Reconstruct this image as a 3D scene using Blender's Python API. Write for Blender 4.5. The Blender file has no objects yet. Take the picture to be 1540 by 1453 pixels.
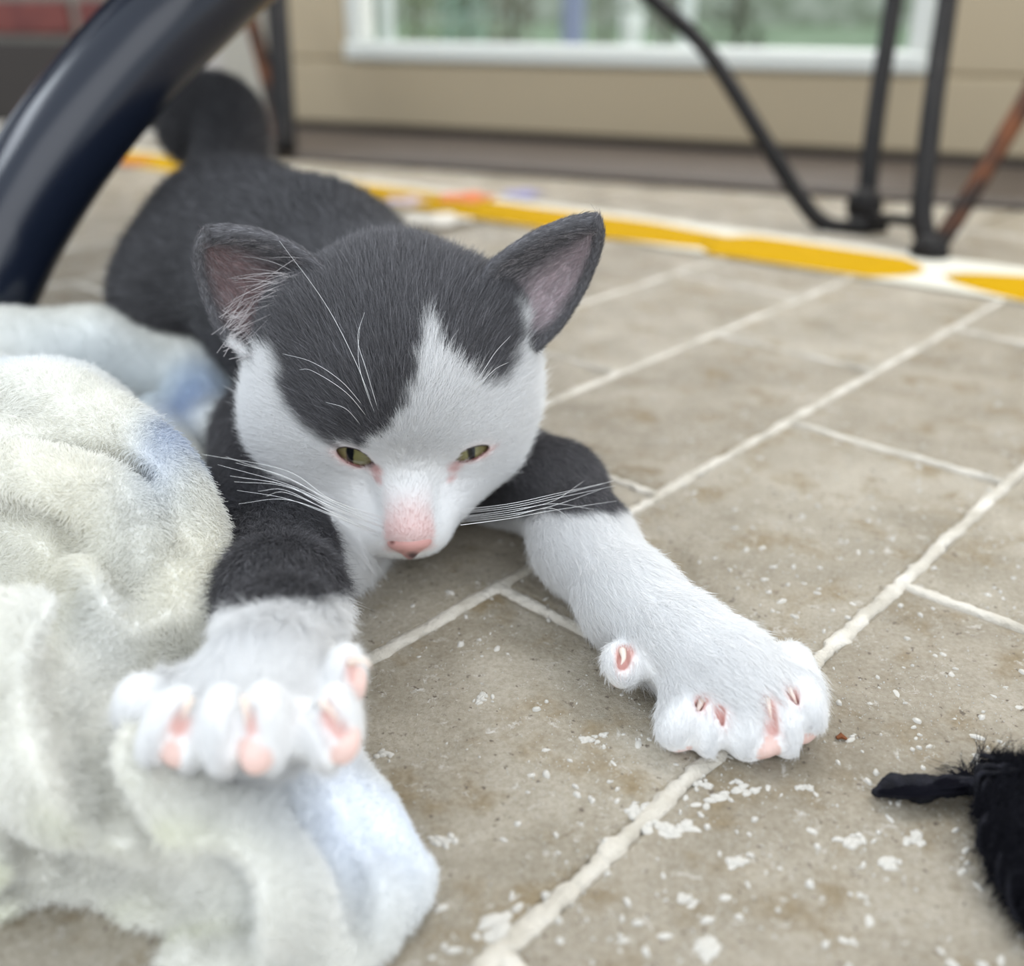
import bpy, math
import numpy as np
from mathutils import Vector, noise as mnoise
rng = np.random.default_rng(7)
PI = math.pi
scene = bpy.context.scene
col = scene.collection

# ------------------------------------------------------------------ camera
FPX, CX, CY = 1510.0, 770.0, 726.5
TH, HC = math.radians(25.8), 0.165
ct, st = math.cos(TH), math.sin(TH)
cam_d = bpy.data.cameras.new('camera')
cam = bpy.data.objects.new('camera', cam_d); col.objects.link(cam)
cam.location = (0, 0, HC); cam.rotation_euler = (PI/2 - TH, 0, 0)
cam_d.sensor_width = 36; cam_d.lens = 36*FPX/1540; cam_d.clip_start = .01
cam_d.dof.use_dof = True; cam_d.dof.focus_distance = .262; cam_d.dof.aperture_fstop = 6.5
scene.camera = cam
# ------------------------------------------------------------------ world, lights, exposure
w = bpy.data.worlds.new('world'); scene.world = w; w.use_nodes = True
bg = w.node_tree.nodes['Background']
bg.inputs['Color'].default_value = (.84, .92, 1.0, 1); bg.inputs['Strength'].default_value = 1.12

def area(name, loc, target, size, power, colr):
    l = bpy.data.lights.new(name, 'AREA'); l.shape = 'RECTANGLE'; l.size, l.size_y = size; l.energy = power; l.color = colr
    o = bpy.data.objects.new(name, l); col.objects.link(o); o.location = loc
    o.rotation_euler = (Vector(target)-Vector(loc)).to_track_quat('-Z', 'Y').to_euler(); return o
area('window_light', (.7, 1.15, 1.15), (.2, .5, 0), (1.4, 1.0), 32, (1, .98, .94))
area('side_window_light', (-1.3, .45, 1.3), (0, .4, 0), (1.6, .30), 12, (.86, .93, 1))
area('front_fill_light', (.5, -1.5, 1.1), (0, .25, 0), (2.0, 1.4), 13, (.97, .98, 1))  # unseen fill light added behind the camera to brighten the face
scene.view_settings.view_transform = 'Standard'; scene.view_settings.look = 'None'
scene.view_settings.gamma = 1; scene.view_settings.use_curve_mapping = False
scene.view_settings.exposure = 0.25
scene.cycles_curves.shape = 'RIBBONS'

# ------------------------------------------------------------------ helpers
def P(px, py, d):
    x = (px-CX)/FPX; y = -(py-CY)/FPX
    return np.array([x*d, (ct+y*st)*d, HC+(-st+y*ct)*d])
def Zp(px, py, z=0.):
    y = -(py-CY)/FPX
    return P(px, py, (z-HC)/(-st+y*ct))
def proj(p):
    p = np.asarray(p); d = p[..., 1]*ct-(p[..., 2]-HC)*st; u = p[..., 1]*st+(p[..., 2]-HC)*ct
    return CX+FPX*p[..., 0]/d, CY-FPX*u/d, d
def srgb(r, g, b):
    f = lambda c: (c/255/12.92) if c <= 10 else ((c/255+.055)/1.055)**2.4
    return (f(r), f(g), f(b), 1)
def mat(name, c, rough=.6, spec=.5, metal=0, **k):
    m = bpy.data.materials.new(name); m.use_nodes = True; b = m.node_tree.nodes['Principled BSDF']
    b.inputs['Base Color'].default_value = c; b.inputs['Roughness'].default_value = rough
    b.inputs['Specular IOR Level'].default_value = spec; b.inputs['Metallic'].default_value = metal
    for kk, v in k.items(): b.inputs[kk.replace('_', ' ')].default_value = v
    return m
def noise_col(m, c1, c2, scale=8, detail=4, lo=.4, hi=.6, bump=0., bscale=None, rough=None):
    nt = m.node_tree; b = nt.nodes['Principled BSDF']; N = nt.nodes.new
    tc = N('ShaderNodeTexCoord'); n = N('ShaderNodeTexNoise'); n.inputs['Scale'].default_value = scale; n.inputs['Detail'].default_value = detail
    r = N('ShaderNodeValToRGB'); r.color_ramp.elements[0].position = lo; r.color_ramp.elements[1].position = hi
    r.color_ramp.elements[0].color = c1; r.color_ramp.elements[1].color = c2
    nt.links.new(tc.outputs['Object'], n.inputs['Vector']); nt.links.new(n.outputs['Fac'], r.inputs['Fac']); nt.links.new(r.outputs['Color'], b.inputs['Base Color'])
    if bump:
        n2 = N('ShaderNodeTexNoise'); n2.inputs['Scale'].default_value = bscale or scale*6; n2.inputs['Detail'].default_value = 6
        bp = N('ShaderNodeBump'); bp.inputs['Strength'].default_value = 1; bp.inputs['Distance'].default_value = bump
        nt.links.new(tc.outputs['Object'], n2.inputs['Vector']); nt.links.new(n2.outputs['Fac'], bp.inputs['Height']); nt.links.new(bp.outputs['Normal'], b.inputs['Normal'])
    return m
def tag(o, label=None, cat=None, group=None, kind=None):
    for k, v in (('label', label), ('category', cat), ('group', group), ('kind', kind)):
        if v: o[k] = v
    return o
def empty(name, loc=(0, 0, 0)):
    o = bpy.data.objects.new(name, None); o.location = loc; o.empty_display_size = .02; col.objects.link(o); return o
def link(name, me, m=None, parent=None, smooth=True):
    o = bpy.data.objects.new(name, me); col.objects.link(o)
    if m: me.materials.append(m)
    if smooth and hasattr(me, 'polygons'): me.polygons.foreach_set('use_smooth', np.ones(len(me.polygons), bool))
    if parent:
        o.parent = parent; o.location = -Vector(parent.matrix_basis.translation) if parent.type == 'EMPTY' else (0, 0, 0)
    return o
def npmesh(name, V, F):
    """F: (n,3) or (n,4) int array, or list of faces"""
    me = bpy.data.meshes.new(name)
    if isinstance(F, np.ndarray):
        n, k = F.shape
        me.vertices.add(len(V)); me.vertices.foreach_set('co', np.asarray(V, np.float32).ravel())
        me.loops.add(n*k); me.loops.foreach_set('vertex_index', F.astype(np.int32).ravel())
        me.polygons.add(n); me.polygons.foreach_set('loop_start', np.arange(0, n*k, k, dtype=np.int32))
        me.update(calc_edges=True)
    else:
        me.from_pydata([tuple(v) for v in V], [], F); me.update()
    return me
def pcolor(me, name, C):
    a = me.attributes.new(name, 'FLOAT_COLOR', 'POINT'); c = np.ones((len(C), 4), np.float32); c[:, :3] = C; a.data.foreach_set('color', c.ravel())
def catmull(pts, n=8):
    pts = np.asarray(pts, float); q = np.vstack([2*pts[0]-pts[1], pts, 2*pts[-1]-pts[-2]]); out = []
    for i in range(1, len(q)-2):
        for t in np.linspace(0, 1, n, endpoint=False):
            a, b, c, d = q[i-1], q[i], q[i+1], q[i+2]
            out.append(.5*((2*b)+(-a+c)*t+(2*a-5*b+4*c-d)*t*t+(-a+3*b-3*c+d)*t**3))
    out.append(q[-2]); return np.array(out)
def tube_vf(pts, rad, seg=10):
    pts = np.asarray(pts, float); n = len(pts); rad = np.broadcast_to(rad, n)
    T = np.gradient(pts, axis=0); T /= np.linalg.norm(T, axis=1)[:, None]+1e-12
    ref = np.array([0, 0, 1.]) if abs(T[0][2]) < .9 else np.array([1., 0, 0])
    V = []; N = ref-T[0]*ref.dot(T[0])
    for i in range(n):
        N = N-T[i]*N.dot(T[i]); N /= np.linalg.norm(N); B = np.cross(T[i], N)
        a = np.linspace(0, 2*PI, seg, endpoint=False)
        V.append(pts[i]+rad[i]*(np.cos(a)[:, None]*N+np.sin(a)[:, None]*B))
    V = np.vstack(V); F = []
    for i in range(n-1):
        for j in range(seg):
            k = (j+1) % seg; F.append((i*seg+j, i*seg+k, (i+1)*seg+k, (i+1)*seg+j))
    F.append(tuple(range(seg))[::-1]); F.append(tuple((n-1)*seg+j for j in range(seg)))
    return V, F
def tube(name, pts, rad, m, parent=None, seg=10, smooth=True):
    V, F = tube_vf(pts, rad, seg); return link(name, npmesh(name, V, F), m, parent, smooth)
class MB:
    def __init__(s): s.V = []; s.F = []
    def add(s, V, F):
        o = len(s.V); s.V += [tuple(v) for v in V]; s.F += [tuple(i+o for i in f) for f in F]; return s
    def box(s, o, a, b, c, bev=0.):
        """box from corner o spanned by vectors a,b,c, chamfered"""
        o, a, b, c = map(lambda v: np.array(v, float), (o, a, b, c))
        if not bev:
            V = [o+a*i+b*j+c*k for k in (0, 1) for j in (0, 1) for i in (0, 1)]
            return s.add(V, [(0, 2, 3, 1), (4, 5, 7, 6), (0, 1, 5, 4), (2, 6, 7, 3), (0, 4, 6, 2), (1, 3, 7, 5)])
        L = [np.linalg.norm(v) for v in (a, b, c)]; e = [v/l*bev for v, l in zip((a, b, c), L)]
        V = []; idx = {}
        for k in (0, 1):
            for j in (0, 1):
                for i in (0, 1):
                    base = o+a*i+b*j+c*k; sg = [1-2*i, 1-2*j, 1-2*k]
                    for ax in range(3):
                        p = base.copy()
                        for q in range(3):
                            if q != ax: p = p+e[q]*sg[q]
                        idx[(i, j, k, ax)] = len(V); V.append(p)
        F = []
        for ax in range(3):
            u, v = [(1, 2), (0, 2), (0, 1)][ax]
            for sd in (0, 1):
                f = []
                for (p, q) in ((0, 0), (1, 0), (1, 1), (0, 1)):
                    ii = [0, 0, 0]; ii[ax] = sd; ii[u] = p; ii[v] = q; f.append(idx[(*ii, ax)])
                F.append(tuple(f))
            for p in (0, 1):
                for q in (0, 1):
                    i0 = [0, 0, 0]; i0[u] = p; i0[v] = q; i1 = list(i0); i1[ax] = 1
                    F.append((idx[(*i0, u)], idx[(*i0, v)], idx[(*i1, v)], idx[(*i1, u)]))
        for k in (0, 1):
            for j in (0, 1):
                for i in (0, 1): F.append(tuple(idx[(i, j, k, q)] for q in range(3)))
        return s.add(V, F)
    def build(s, name, m, parent=None, smooth=False):
        me = npmesh(name, s.V, s.F)
        import bmesh
        bm = bmesh.new(); bm.from_mesh(me); bmesh.ops.recalc_face_normals(bm, faces=bm.faces); bm.to_mesh(me); bm.free()
        return link(name, me, m, parent, smooth)

# ---- solid modelling: smooth unions of rounded forms, meshed as one continuous surface
class Cone:      # tapered capsule, optional flattening along an axis
    def __init__(s, a, b, ra, rb, k=.006, lab='', sub=False):
        s.a, s.b, s.ra, s.rb, s.k, s.lab, s.sub = np.array(a, float), np.array(b, float), ra, rb, k, lab, sub
    def bounds(s):
        r = max(s.ra, s.rb); return np.minimum(s.a, s.b)-r, np.maximum(s.a, s.b)+r
    def dist(s, X, Y, Z):
        ab = s.b-s.a; L = ab.dot(ab)+1e-12
        t = ((X-s.a[0])*ab[0]+(Y-s.a[1])*ab[1]+(Z-s.a[2])*ab[2])/L; t = np.clip(t, 0, 1)
        return np.sqrt((X-s.a[0]-t*ab[0])**2+(Y-s.a[1]-t*ab[1])**2+(Z-s.a[2]-t*ab[2])**2)-(s.ra+(s.rb-s.ra)*t)
class Ell:
    def __init__(s, c, r, M=np.eye(3), k=.006, lab='', sub=False):
        s.c, s.r, s.M, s.k, s.lab, s.sub = np.array(c, float), np.array(r, float), np.array(M, float), k, lab, sub
    def bounds(s):
        e = np.sqrt(((s.M*s.r[:, None])**2).sum(0)); return s.c-e, s.c+e
    def dist(s, X, Y, Z):
        dx, dy, dz = X-s.c[0], Y-s.c[1], Z-s.c[2]; k0 = 0; k1 = 0
        for i in range(3):
            q = (dx*s.M[i, 0]+dy*s.M[i, 1]+dz*s.M[i, 2])/s.r[i]; k0 = k0+q*q; k1 = k1+(q/s.r[i])**2
        k0 = np.sqrt(k0); k1 = np.sqrt(k1)+1e-9
        return k0*(k0-1)/k1
class Fn:
    def __init__(s, lo, hi, fn, k=.001, lab='', sub=False): s.lo, s.hi, s.fn, s.k, s.lab, s.sub = np.array(lo), np.array(hi), fn, k, lab, sub
    def bounds(s): return s.lo, s.hi
    def dist(s, X, Y, Z): return s.fn(X, Y, Z)
def field(prims, h, pad=.006, extra=None):
    lo = np.min([p.bounds()[0] for p in prims if not p.sub], 0)-pad; hi = np.max([p.bounds()[1] for p in prims if not p.sub], 0)+pad
    n = np.ceil((hi-lo)/h).astype(int)+1; f = np.full(n, .02, np.float32)
    ax = [lo[i]+h*np.arange(n[i]) for i in range(3)]
    def win(a, b):
        i0 = np.clip(np.floor((a-lo)/h).astype(int), 0, n); i1 = np.clip(np.ceil((b-lo)/h).astype(int)+1, 0, n)
        sl = tuple(slice(i0[i], i1[i]) for i in range(3))
        g = np.meshgrid(*[ax[i][sl[i]] for i in range(3)], indexing='ij', sparse=True); return sl, g
    for p in prims:
        a, b = p.bounds(); m = p.k+3*h; sl, g = win(a-m, b+m)
        if min(f[sl].shape) == 0: continue
        d = p.dist(*g).astype(np.float32); cur = f[sl]
        if p.sub:
            hh = np.maximum(p.k-np.abs(cur+d), 0)/p.k; f[sl] = np.maximum(cur, -d)+hh*hh*p.k/4
        else:
            hh = np.maximum(p.k-np.abs(cur-d), 0)/p.k; f[sl] = np.minimum(cur, d)-hh*hh*p.k/4
    if extra is not None:   # dense little balls along thin sheets
        for c, r in extra:
            sl, g = win(c-r-2*h, c+r+2*h)
            d = np.sqrt((g[0]-c[0])**2+(g[1]-c[1])**2+(g[2]-c[2])**2)-r
            cur = f[sl]; kk = .0012; hh = np.maximum(kk-np.abs(cur-d), 0)/kk; f[sl] = np.minimum(cur, d)-hh*hh*kk/4
    f[0] = f[-1] = .02; f[:, 0] = f[:, -1] = .02; f[:, :, 0] = f[:, :, -1] = .02
    return f, lo, h
def nets(f, lo, h, smooth=3):
    s = f < 0; n = np.array(f.shape)
    c = np.zeros(n-1, np.uint8)
    for i in (0, 1):
        for j in (0, 1):
            for k in (0, 1): c += s[i:n[0]-1+i, j:n[1]-1+j, k:n[2]-1+k]
    act = (c > 0) & (c < 8); I = np.argwhere(act); idx = np.full(n-1, -1, np.int32); idx[act] = np.arange(len(I))
    acc = np.zeros((len(I), 3)); cnt = np.zeros(len(I))
    off = [(i, j, k) for i in (0, 1) for j in (0, 1) for k in (0, 1)]
    val = {o: f[I[:, 0]+o[0], I[:, 1]+o[1], I[:, 2]+o[2]].astype(float) for o in off}
    for o in off:
        for a in range(3):
            if o[a]: continue
            q = list(o); q[a] = 1; q = tuple(q); v0, v1 = val[o], val[q]; m = (v0 < 0) != (v1 < 0)
            t = np.where(m, v0/(v0-v1+1e-20), 0); p = np.tile(np.array(o, float), (len(I), 1)); p[:, a] += t
            acc[m] += p[m]; cnt += m
    V = lo+h*(I+acc/cnt[:, None]); Q = []
    for a in range(3):
        sl0 = [slice(None)]*3; sl1 = [slice(None)]*3; sl0[a] = slice(0, -1); sl1[a] = slice(1, None)
        A, B = s[tuple(sl0)], s[tuple(sl1)]; E = np.argwhere(A != B); u, v = [(1, 2), (2, 0), (0, 1)][a]
        E = E[(E[:, u] > 0) & (E[:, v] > 0) & (E[:, u] < n[u]-1) & (E[:, v] < n[v]-1)]
        ins = A[E[:, 0], E[:, 1], E[:, 2]]
        def g(du, dv):
            e = E.copy(); e[:, u] -= du; e[:, v] -= dv; return idx[e[:, 0], e[:, 1], e[:, 2]]
        q = np.stack([g(1, 1), g(0, 1), g(0, 0), g(1, 0)], 1); q[~ins] = q[~ins][:, ::-1]; Q.append(q)
    Q = np.vstack(Q); E = np.vstack([Q[:, [0, 1]], Q[:, [1, 2]], Q[:, [2, 3]], Q[:, [3, 0]]]); nv = len(V)
    deg = np.bincount(E[:, 0], minlength=nv)+np.bincount(E[:, 1], minlength=nv)
    def lap(V):
        out = np.empty_like(V)
        for i in range(3): out[:, i] = (np.bincount(E[:, 0], V[E[:, 1], i], nv)+np.bincount(E[:, 1], V[E[:, 0], i], nv))/deg
        return out-V
    for _ in range(smooth): V = V+.55*lap(V); V = V-.50*lap(V)
    return V, Q
def vnormals(me):
    a = np.zeros(len(me.vertices)*3, np.float32); me.vertex_normals.foreach_get('vector', a); return a.reshape(-1, 3).astype(float)
def inpoly(px, py, poly):
    poly = np.asarray(poly, float); r = np.zeros(np.shape(px), bool); j = len(poly)-1
    for i in range(len(poly)):
        xi, yi = poly[i]; xj, yj = poly[j]
        c = ((yi > py) != (yj > py)); r ^= c & (px < (xj-xi)*(py-yi)/(yj-yi+1e-12)+xi); j = i
    return r
def polydist(px, py, poly):
    poly = np.asarray(poly, float); d = np.full(np.shape(px), 1e9)
    for i in range(len(poly)):
        a, b = poly[i], poly[(i+1) % len(poly)]; e = b-a; t = np.clip(((px-a[0])*e[0]+(py-a[1])*e[1])/(e@e+1e-9), 0, 1)
        d = np.minimum(d, np.hypot(px-a[0]-t*e[0], py-a[1]-t*e[1]))
    return np.where(inpoly(px, py, poly), -d, d)
def strands(name, roots, dirs0, dirs1, length, radius, color, m, parent, K=5, tip=.25):
    """curves: start along dirs0, bend to dirs1"""
    n = len(roots); s = np.linspace(0, 1, K); pos = np.zeros((n, K, 3))
    for i, t in enumerate(s):
        pos[:, i] = roots+length[:, None]*(dirs0*(t-.5*t*t)+dirs1*.5*t*t)*1.35
    hc = bpy.data.hair_curves.new(name); hc.add_curves([K]*n)
    hc.attributes['position'].data.foreach_set('vector', pos.astype(np.float32).ravel())
    r = np.broadcast_to(radius, n)[:, None]*np.interp(s, [0, .4, 1], [1, .85, tip])[None]
    ra = hc.attributes.get('radius') or hc.attributes.new('radius', 'FLOAT', 'POINT'); ra.data.foreach_set('value', r.astype(np.float32).ravel())
    ca = hc.attributes.new('fur_color', 'FLOAT_COLOR', 'CURVE'); c4 = np.ones((n, 4), np.float32); c4[:, :3] = color; ca.data.foreach_set('color', c4.ravel())
    o = link(name, hc, m, parent); return o
def attr_mat(name, attr, rough=.7, spec=.3, transl=0.):
    m = mat(name, (1, 1, 1, 1), rough, spec); nt = m.node_tree; a = nt.nodes.new('ShaderNodeAttribute'); a.attribute_name = attr; b = nt.nodes['Principled BSDF']
    nt.links.new(a.outputs['Color'], b.inputs['Base Color'])
    if transl:
        tr = nt.nodes.new('ShaderNodeBsdfTranslucent'); mx = nt.nodes.new('ShaderNodeMixShader'); mx.inputs[0].default_value = transl
        nt.links.new(a.outputs['Color'], tr.inputs['Color']); nt.links.new(b.outputs[0], mx.inputs[1]); nt.links.new(tr.outputs[0], mx.inputs[2])
        nt.links.new(mx.outputs[0], nt.nodes['Material Output'].inputs['Surface'])
    return m
def sample_faces(V, F, dens, maxn=None):
    """roots on quads, dens per vertex (per m2)"""
    A = V[F[:, 0]]; B = V[F[:, 1]]; C_ = V[F[:, 2]]; D = V[F[:, 3]]
    area = .5*np.linalg.norm(np.cross(C_-A, D-B), axis=1); ex = area*dens[F].mean(1)
    cnt = np.floor(ex+rng.random(len(ex))).astype(int); fi = np.repeat(np.arange(len(F)), cnt); n = len(fi)
    u, v = rng.random(n), rng.random(n); W = np.stack([(1-u)*(1-v), u*(1-v), u*v, (1-u)*v], 1)
    return fi, W
def vnoise(p, s):
    """smooth cheap value noise for arrays of points"""
    q = p*s; r = 0
    for i, (a, b, c) in enumerate(((1.0, .7, .3), (-.6, 1.1, .8), (.4, -.9, 1.2), (1.3, .5, -1.0))):
        r = r+np.sin(q[..., 0]*a+q[..., 1]*b+q[..., 2]*c+i*1.7+1.3*np.sin(q[..., 1]*c-q[..., 0]*b+i))
    return r/4
def N2(x, y, s, o=0): return mnoise.noise(Vector((x*s, y*s, o)))

# ================================================================== SETTING
# ---- floor of diagonal travertine tiles
floor = empty('floor'); tag(floor, 'worn beige travertine tiled floor with raised pale grout', kind='structure')
ea = np.array([math.cos(math.radians(47.5)), math.sin(math.radians(47.5))]); en = np.array([-ea[1], ea[0]])
m_tile = mat('travertine', srgb(170, 160, 145), .42, .45)
def tile_nodes(m):
    nt = m.node_tree; b = nt.nodes['Principled BSDF']; N = nt.nodes.new; L = nt.links.new
    tc = N('ShaderNodeTexCoord').outputs['Object']; oi = N('ShaderNodeObjectInfo')
    ad = N('ShaderNodeVectorMath'); ad.operation = 'ADD'; L(tc, ad.inputs[0]); L(oi.outputs['Random'], ad.inputs[1])
    def noi(sc, det, ro=.6, dist=0):
        n = N('ShaderNodeTexNoise'); n.inputs['Scale'].default_value = sc; n.inputs['Detail'].default_value = det; n.inputs['Roughness'].default_value = ro
        n.inputs['Distortion'].default_value = dist; L(ad.outputs[0], n.inputs['Vector']); return n.outputs['Fac']
    def ramp(f, p0, c0, p1, c1):
        r = N('ShaderNodeValToRGB'); e = r.color_ramp.elements; e[0].position, e[1].position = p0, p1; e[0].color, e[1].color = c0, c1; L(f, r.inputs['Fac']); return r.outputs['Color']
    def mix(fac, a, c, bt='MIX'):
        x = N('ShaderNodeMix'); x.data_type = 'RGBA'; x.blend_type = bt; L(fac, x.inputs[0]) if not isinstance(fac, float) else setattr(x.inputs[0], 'default_value', fac)
        (L(a, x.inputs[6]) if not isinstance(a, tuple) else setattr(x.inputs[6], 'default_value', a)); (L(c, x.inputs[7]) if not isinstance(c, tuple) else setattr(x.inputs[7], 'default_value', c)); return x.outputs[2]
    base = ramp(noi(26, 6, .6, .4), .32, srgb(162, 152, 134), .68, srgb(200, 191, 175))
    stain = ramp(noi(55, 4), .52, (0, 0, 0, 1), .7, (1, 1, 1, 1)); base = mix(stain, base, srgb(160, 143, 114))
    fine = ramp(noi(700, 5, .7), .35, srgb(215, 210, 200), .62, srgb(255, 255, 255)); base = mix(.75, base, fine, 'MULTIPLY')
    pale = ramp(noi(190, 8, .8, .5), .58, (0, 0, 0, 1), .65, (1, 1, 1, 1)); base = mix(pale, base, srgb(212, 207, 198))
    pit = ramp(noi(420, 3, .6), .30, (1, 1, 1, 1), .36, (0, 0, 0, 1)); base = mix(pit, base, srgb(118, 106, 92))
    tone = ramp(oi.outputs['Random'], 0., srgb(236, 234, 232), 1., srgb(255, 255, 255)); base = mix(1., base, tone, 'MULTIPLY')
    L(base, b.inputs['Base Color'])
    bp = N('ShaderNodeBump'); bp.inputs['Strength'].default_value = .9; bp.inputs['Distance'].default_value = .0019; L(noi(330, 8, .72), bp.inputs['Height'])
    bp2 = N('ShaderNodeBump'); bp2.inputs['Strength'].default_value = .8; bp2.inputs['Distance'].default_value = .0035; L(noi(50, 3, .5), bp2.inputs['Height']); L(bp2.outputs['Normal'], bp.inputs['Normal'])
    L(bp.outputs['Normal'], b.inputs['Normal'])
    b.inputs['Roughness'].default_value = .47
tile_nodes(m_tile)
SP, LEN, S1 = .0915, .184, .0924
gap = .0018
n_t = 0
m_grout = mat('grout', srgb(206, 201, 190), .85, .2)
noise_col(m_grout, srgb(178, 171, 158), srgb(212, 206, 195), 60, 6, .35, .65, .0012, 500)
def g2(s, t): return ea*t+en*s
for r in range(-6, 16):
    s0 = S1+SP*r
    toff = (.194 if r % 2 == 0 else .281)
    for c in range(-9, 12):
        t0 = toff+LEN*c; ctr = g2(s0+SP/2, t0+LEN/2)
        if ctr[1] < -.05 or ctr[1] > 1.42 or abs(ctr[0]) > .32+.62*ctr[1]: continue
        # wobbly outline slab with worn rounded edges
        near = ctr[1] < .65; k = 14 if near else 4
        out = []
        for (a0, b0, a1, b1) in ((0, 0, 1, 0), (1, 0, 1, 1), (1, 1, 0, 1), (0, 1, 0, 0)):
            kk = k if b0 == b1 else k//2
            for i in range(kk):
                u = a0+(a1-a0)*i/kk; v = b0+(b1-b0)*i/kk
                p = g2(s0+gap+v*(SP-2*gap), t0+gap+u*(LEN-2*gap)); wv = .0011*N2(p[0], p[1], 90, r)+.0007*N2(p[0], p[1], 300, 3)
                q = p+(ctr-p)*wv*12; out.append(q)
        out = np.array(out); m_ = len(out); inner = out+(ctr-out)*.028
        V = [(*(p-ctr), -.008) for p in out]+[(*(p-ctr), -.0009) for p in out]+[(*(p-ctr), 0) for p in inner]
        F = [tuple(range(m_))[::-1]]+[(i, (i+1) % m_, m_+(i+1) % m_, m_+i) for i in range(m_)]+[(m_+i, m_+(i+1) % m_, 2*m_+(i+1) % m_, 2*m_+i) for i in range(m_)]+[tuple(2*m_+i for i in range(m_))]
        o = link('tile', npmesh('tile', V, F), m_tile, floor, False); o.location = (*ctr, 0); n_t += 1
# grout: broad bed below, mounded wandering ribbons in every joint
mb = MB(); mb.box((-1.6, -.3, -.010), (3.6, 0, 0), (0, 2.3, 0), (0, 0, .0065)); gb = mb.build('grout_bed', m_grout, floor)
def ribbon(p0, p1, seed, wd=.0023, hgt=.0009):
    L = np.linalg.norm(p1-p0); n = max(2, int(L/.0016)); d = (p1-p0)/L; nn = np.array([-d[1], d[0]])
    prof = [(-1.25, -.003), (-1.0, .0), (-.55, .75), (0, 1.), (.55, .75), (1.0, .0), (1.25, -.003)]
    V = []
    for i in range(n+1):
        q = p0+d*L*i/n; wob = .0011*N2(q[0], q[1], 55, seed)+.0007*N2(q[0], q[1], 260, seed+2)
        ww = wd*(.95+.45*N2(q[0], q[1], 110, seed+5)+.45*N2(q[0], q[1], 420, seed+9)); hh = hgt*(1+.8*N2(q[0], q[1], 200, seed+7))
        for j, (a, z) in enumerate(prof):
            x = q+nn*(a*ww+wob); V.append((x[0], x[1], (z*hh if z >= 0 else z)+(.00035*N2(x[0], x[1], 900, j) if 0 < j < 6 else 0)))
    k = len(prof); F = [(i*k+j, i*k+j+1, (i+1)*k+j+1, (i+1)*k+j) for i in range(n) for j in range(k-1)]
    return V, [f[::-1] for f in F]
for r in range(-4, 8):
    mb = MB(); s0 = S1+SP*r; ts = np.arange(-.7, 1.5, .02); ts = [t for t in ts if (0.02 < g2(s0, t)[1] < .8 and abs(g2(s0, t)[0]) < .25+.6*g2(s0, t)[1])]
    if len(ts) < 2: continue
    mb.add(*ribbon(g2(s0, ts[0]), g2(s0, ts[-1]), r*3.1)); toff = (.194 if r % 2 == 0 else .281)
    for c in range(-9, 12):
        t0 = toff+LEN*c; a, b = g2(s0+.001, t0), g2(s0+SP-.001, t0)
        if 0 < a[1] < .8 and abs(a[0]) < .25+.6*a[1]: mb.add(*ribbon(a, b, r+c*2.3, .0019, .0007))
    link('grout_joint', npmesh('grout_joint', mb.V, mb.F), m_grout, floor)
# pale mineral flecks and smeared grout crumbs proud of the stone
m_fleck = mat('mineral_fleck', srgb(188, 184, 176), .7, .3)
Vv, Ff = [], []
def fleck(x, y, rx, ry, h, ang, seed):
    o = len(Vv); k = 7; ca, sa = math.cos(ang), math.sin(ang)
    for ring, (sc, z) in enumerate(((1., -.0002), (.72, h))):
        for i in range(k):
            a = 2*PI*i/k; q = 1+.75*N2(math.cos(a)*1.2+seed, math.sin(a)*1.2, 1.7, seed)+.25*N2(a*3, seed, 1.1, seed)
            u, v = rx*sc*q*math.cos(a), ry*sc*q*math.sin(a); Vv.append((x+u*ca-v*sa, y+u*sa+v*ca, z))
    Vv.append((x, y, h*1.15))
    for i in range(k):
        j = (i+1) % k; Ff.append((o+i, o+j, o+k+j, o+k+i)); Ff.append((o+k+i, o+k+j, o+2*k, o+2*k))
cntf = 0
while cntf < 24000:
    y = .08+.62*rng.random()**1.5; x = (rng.random()-.45)*(.22+y*1.25); cl = N2(x, y, 26, 4)+.5*N2(x, y, 80, 9)+.28*(x > .03)
    if rng.random() > .45+1.1*cl: continue
    big = rng.random()**11; s = .00012+.0009*big; fleck(x, y, s*(1+rng.random()*1.1), s, .00012+.00022*rng.random()*(1+2*big), rng.random()*3, rng.random()*50); cntf += 1
for (px, py, a, b, an) in ((1010, 1246, .0052, .0022, -.2), (960, 1215, .003, .0016, .5), (1105, 1192, .0042, .0018, .2), (1060, 1180, .003, .0012, -.5), (1215, 1185, .002, .001, 0), (1030, 1355, .0022, .0012, 0),
                       (1110, 1297, .0022, .0014, .3), (1280, 1265, .0028, .0018, .2), (1335, 1297, .0022, .0018, .3), (750, 1395, .005, .0028, .5), (1065, 1425, .0018, .0022, .3), (1375, 1262, .0025, .0018, 1), (575, 1135, .0022, .0014, .3), (665, 1265, .0026, .0014, -.4), (890, 1112, .0035, .0012, .2), (725, 1050, .0022, .0012, 1)):
    p = Zp(px, py)
    for q in range(16):
        u, v = rng.normal()*a*.5, rng.normal()*b*.5; rr = (.25+.45*rng.random())*b; fleck(p[0]+u*math.cos(an)-v*math.sin(an), p[1]+u*math.sin(an)+v*math.cos(an), rr*(1+rng.random()), rr, .0002+.0003*rng.random(), an+rng.normal()*.4, px+q*3.7)
Ff = [f[:3] if f[2] == f[3] else f for f in Ff]
tag(link('mineral_flecks', npmesh('mineral_flecks', Vv, Ff), m_fleck, floor), kind='stuff')
p = Zp(1265, 1113); mb = MB()
V, F = tube_vf([p+np.array([-.0012, 0, .0006]), p+np.array([0, .0006, .0009]), p+np.array([.0013, -.0003, .0005])], [.0004, .0008, .0003], 6); mb.add(V, F)
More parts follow.
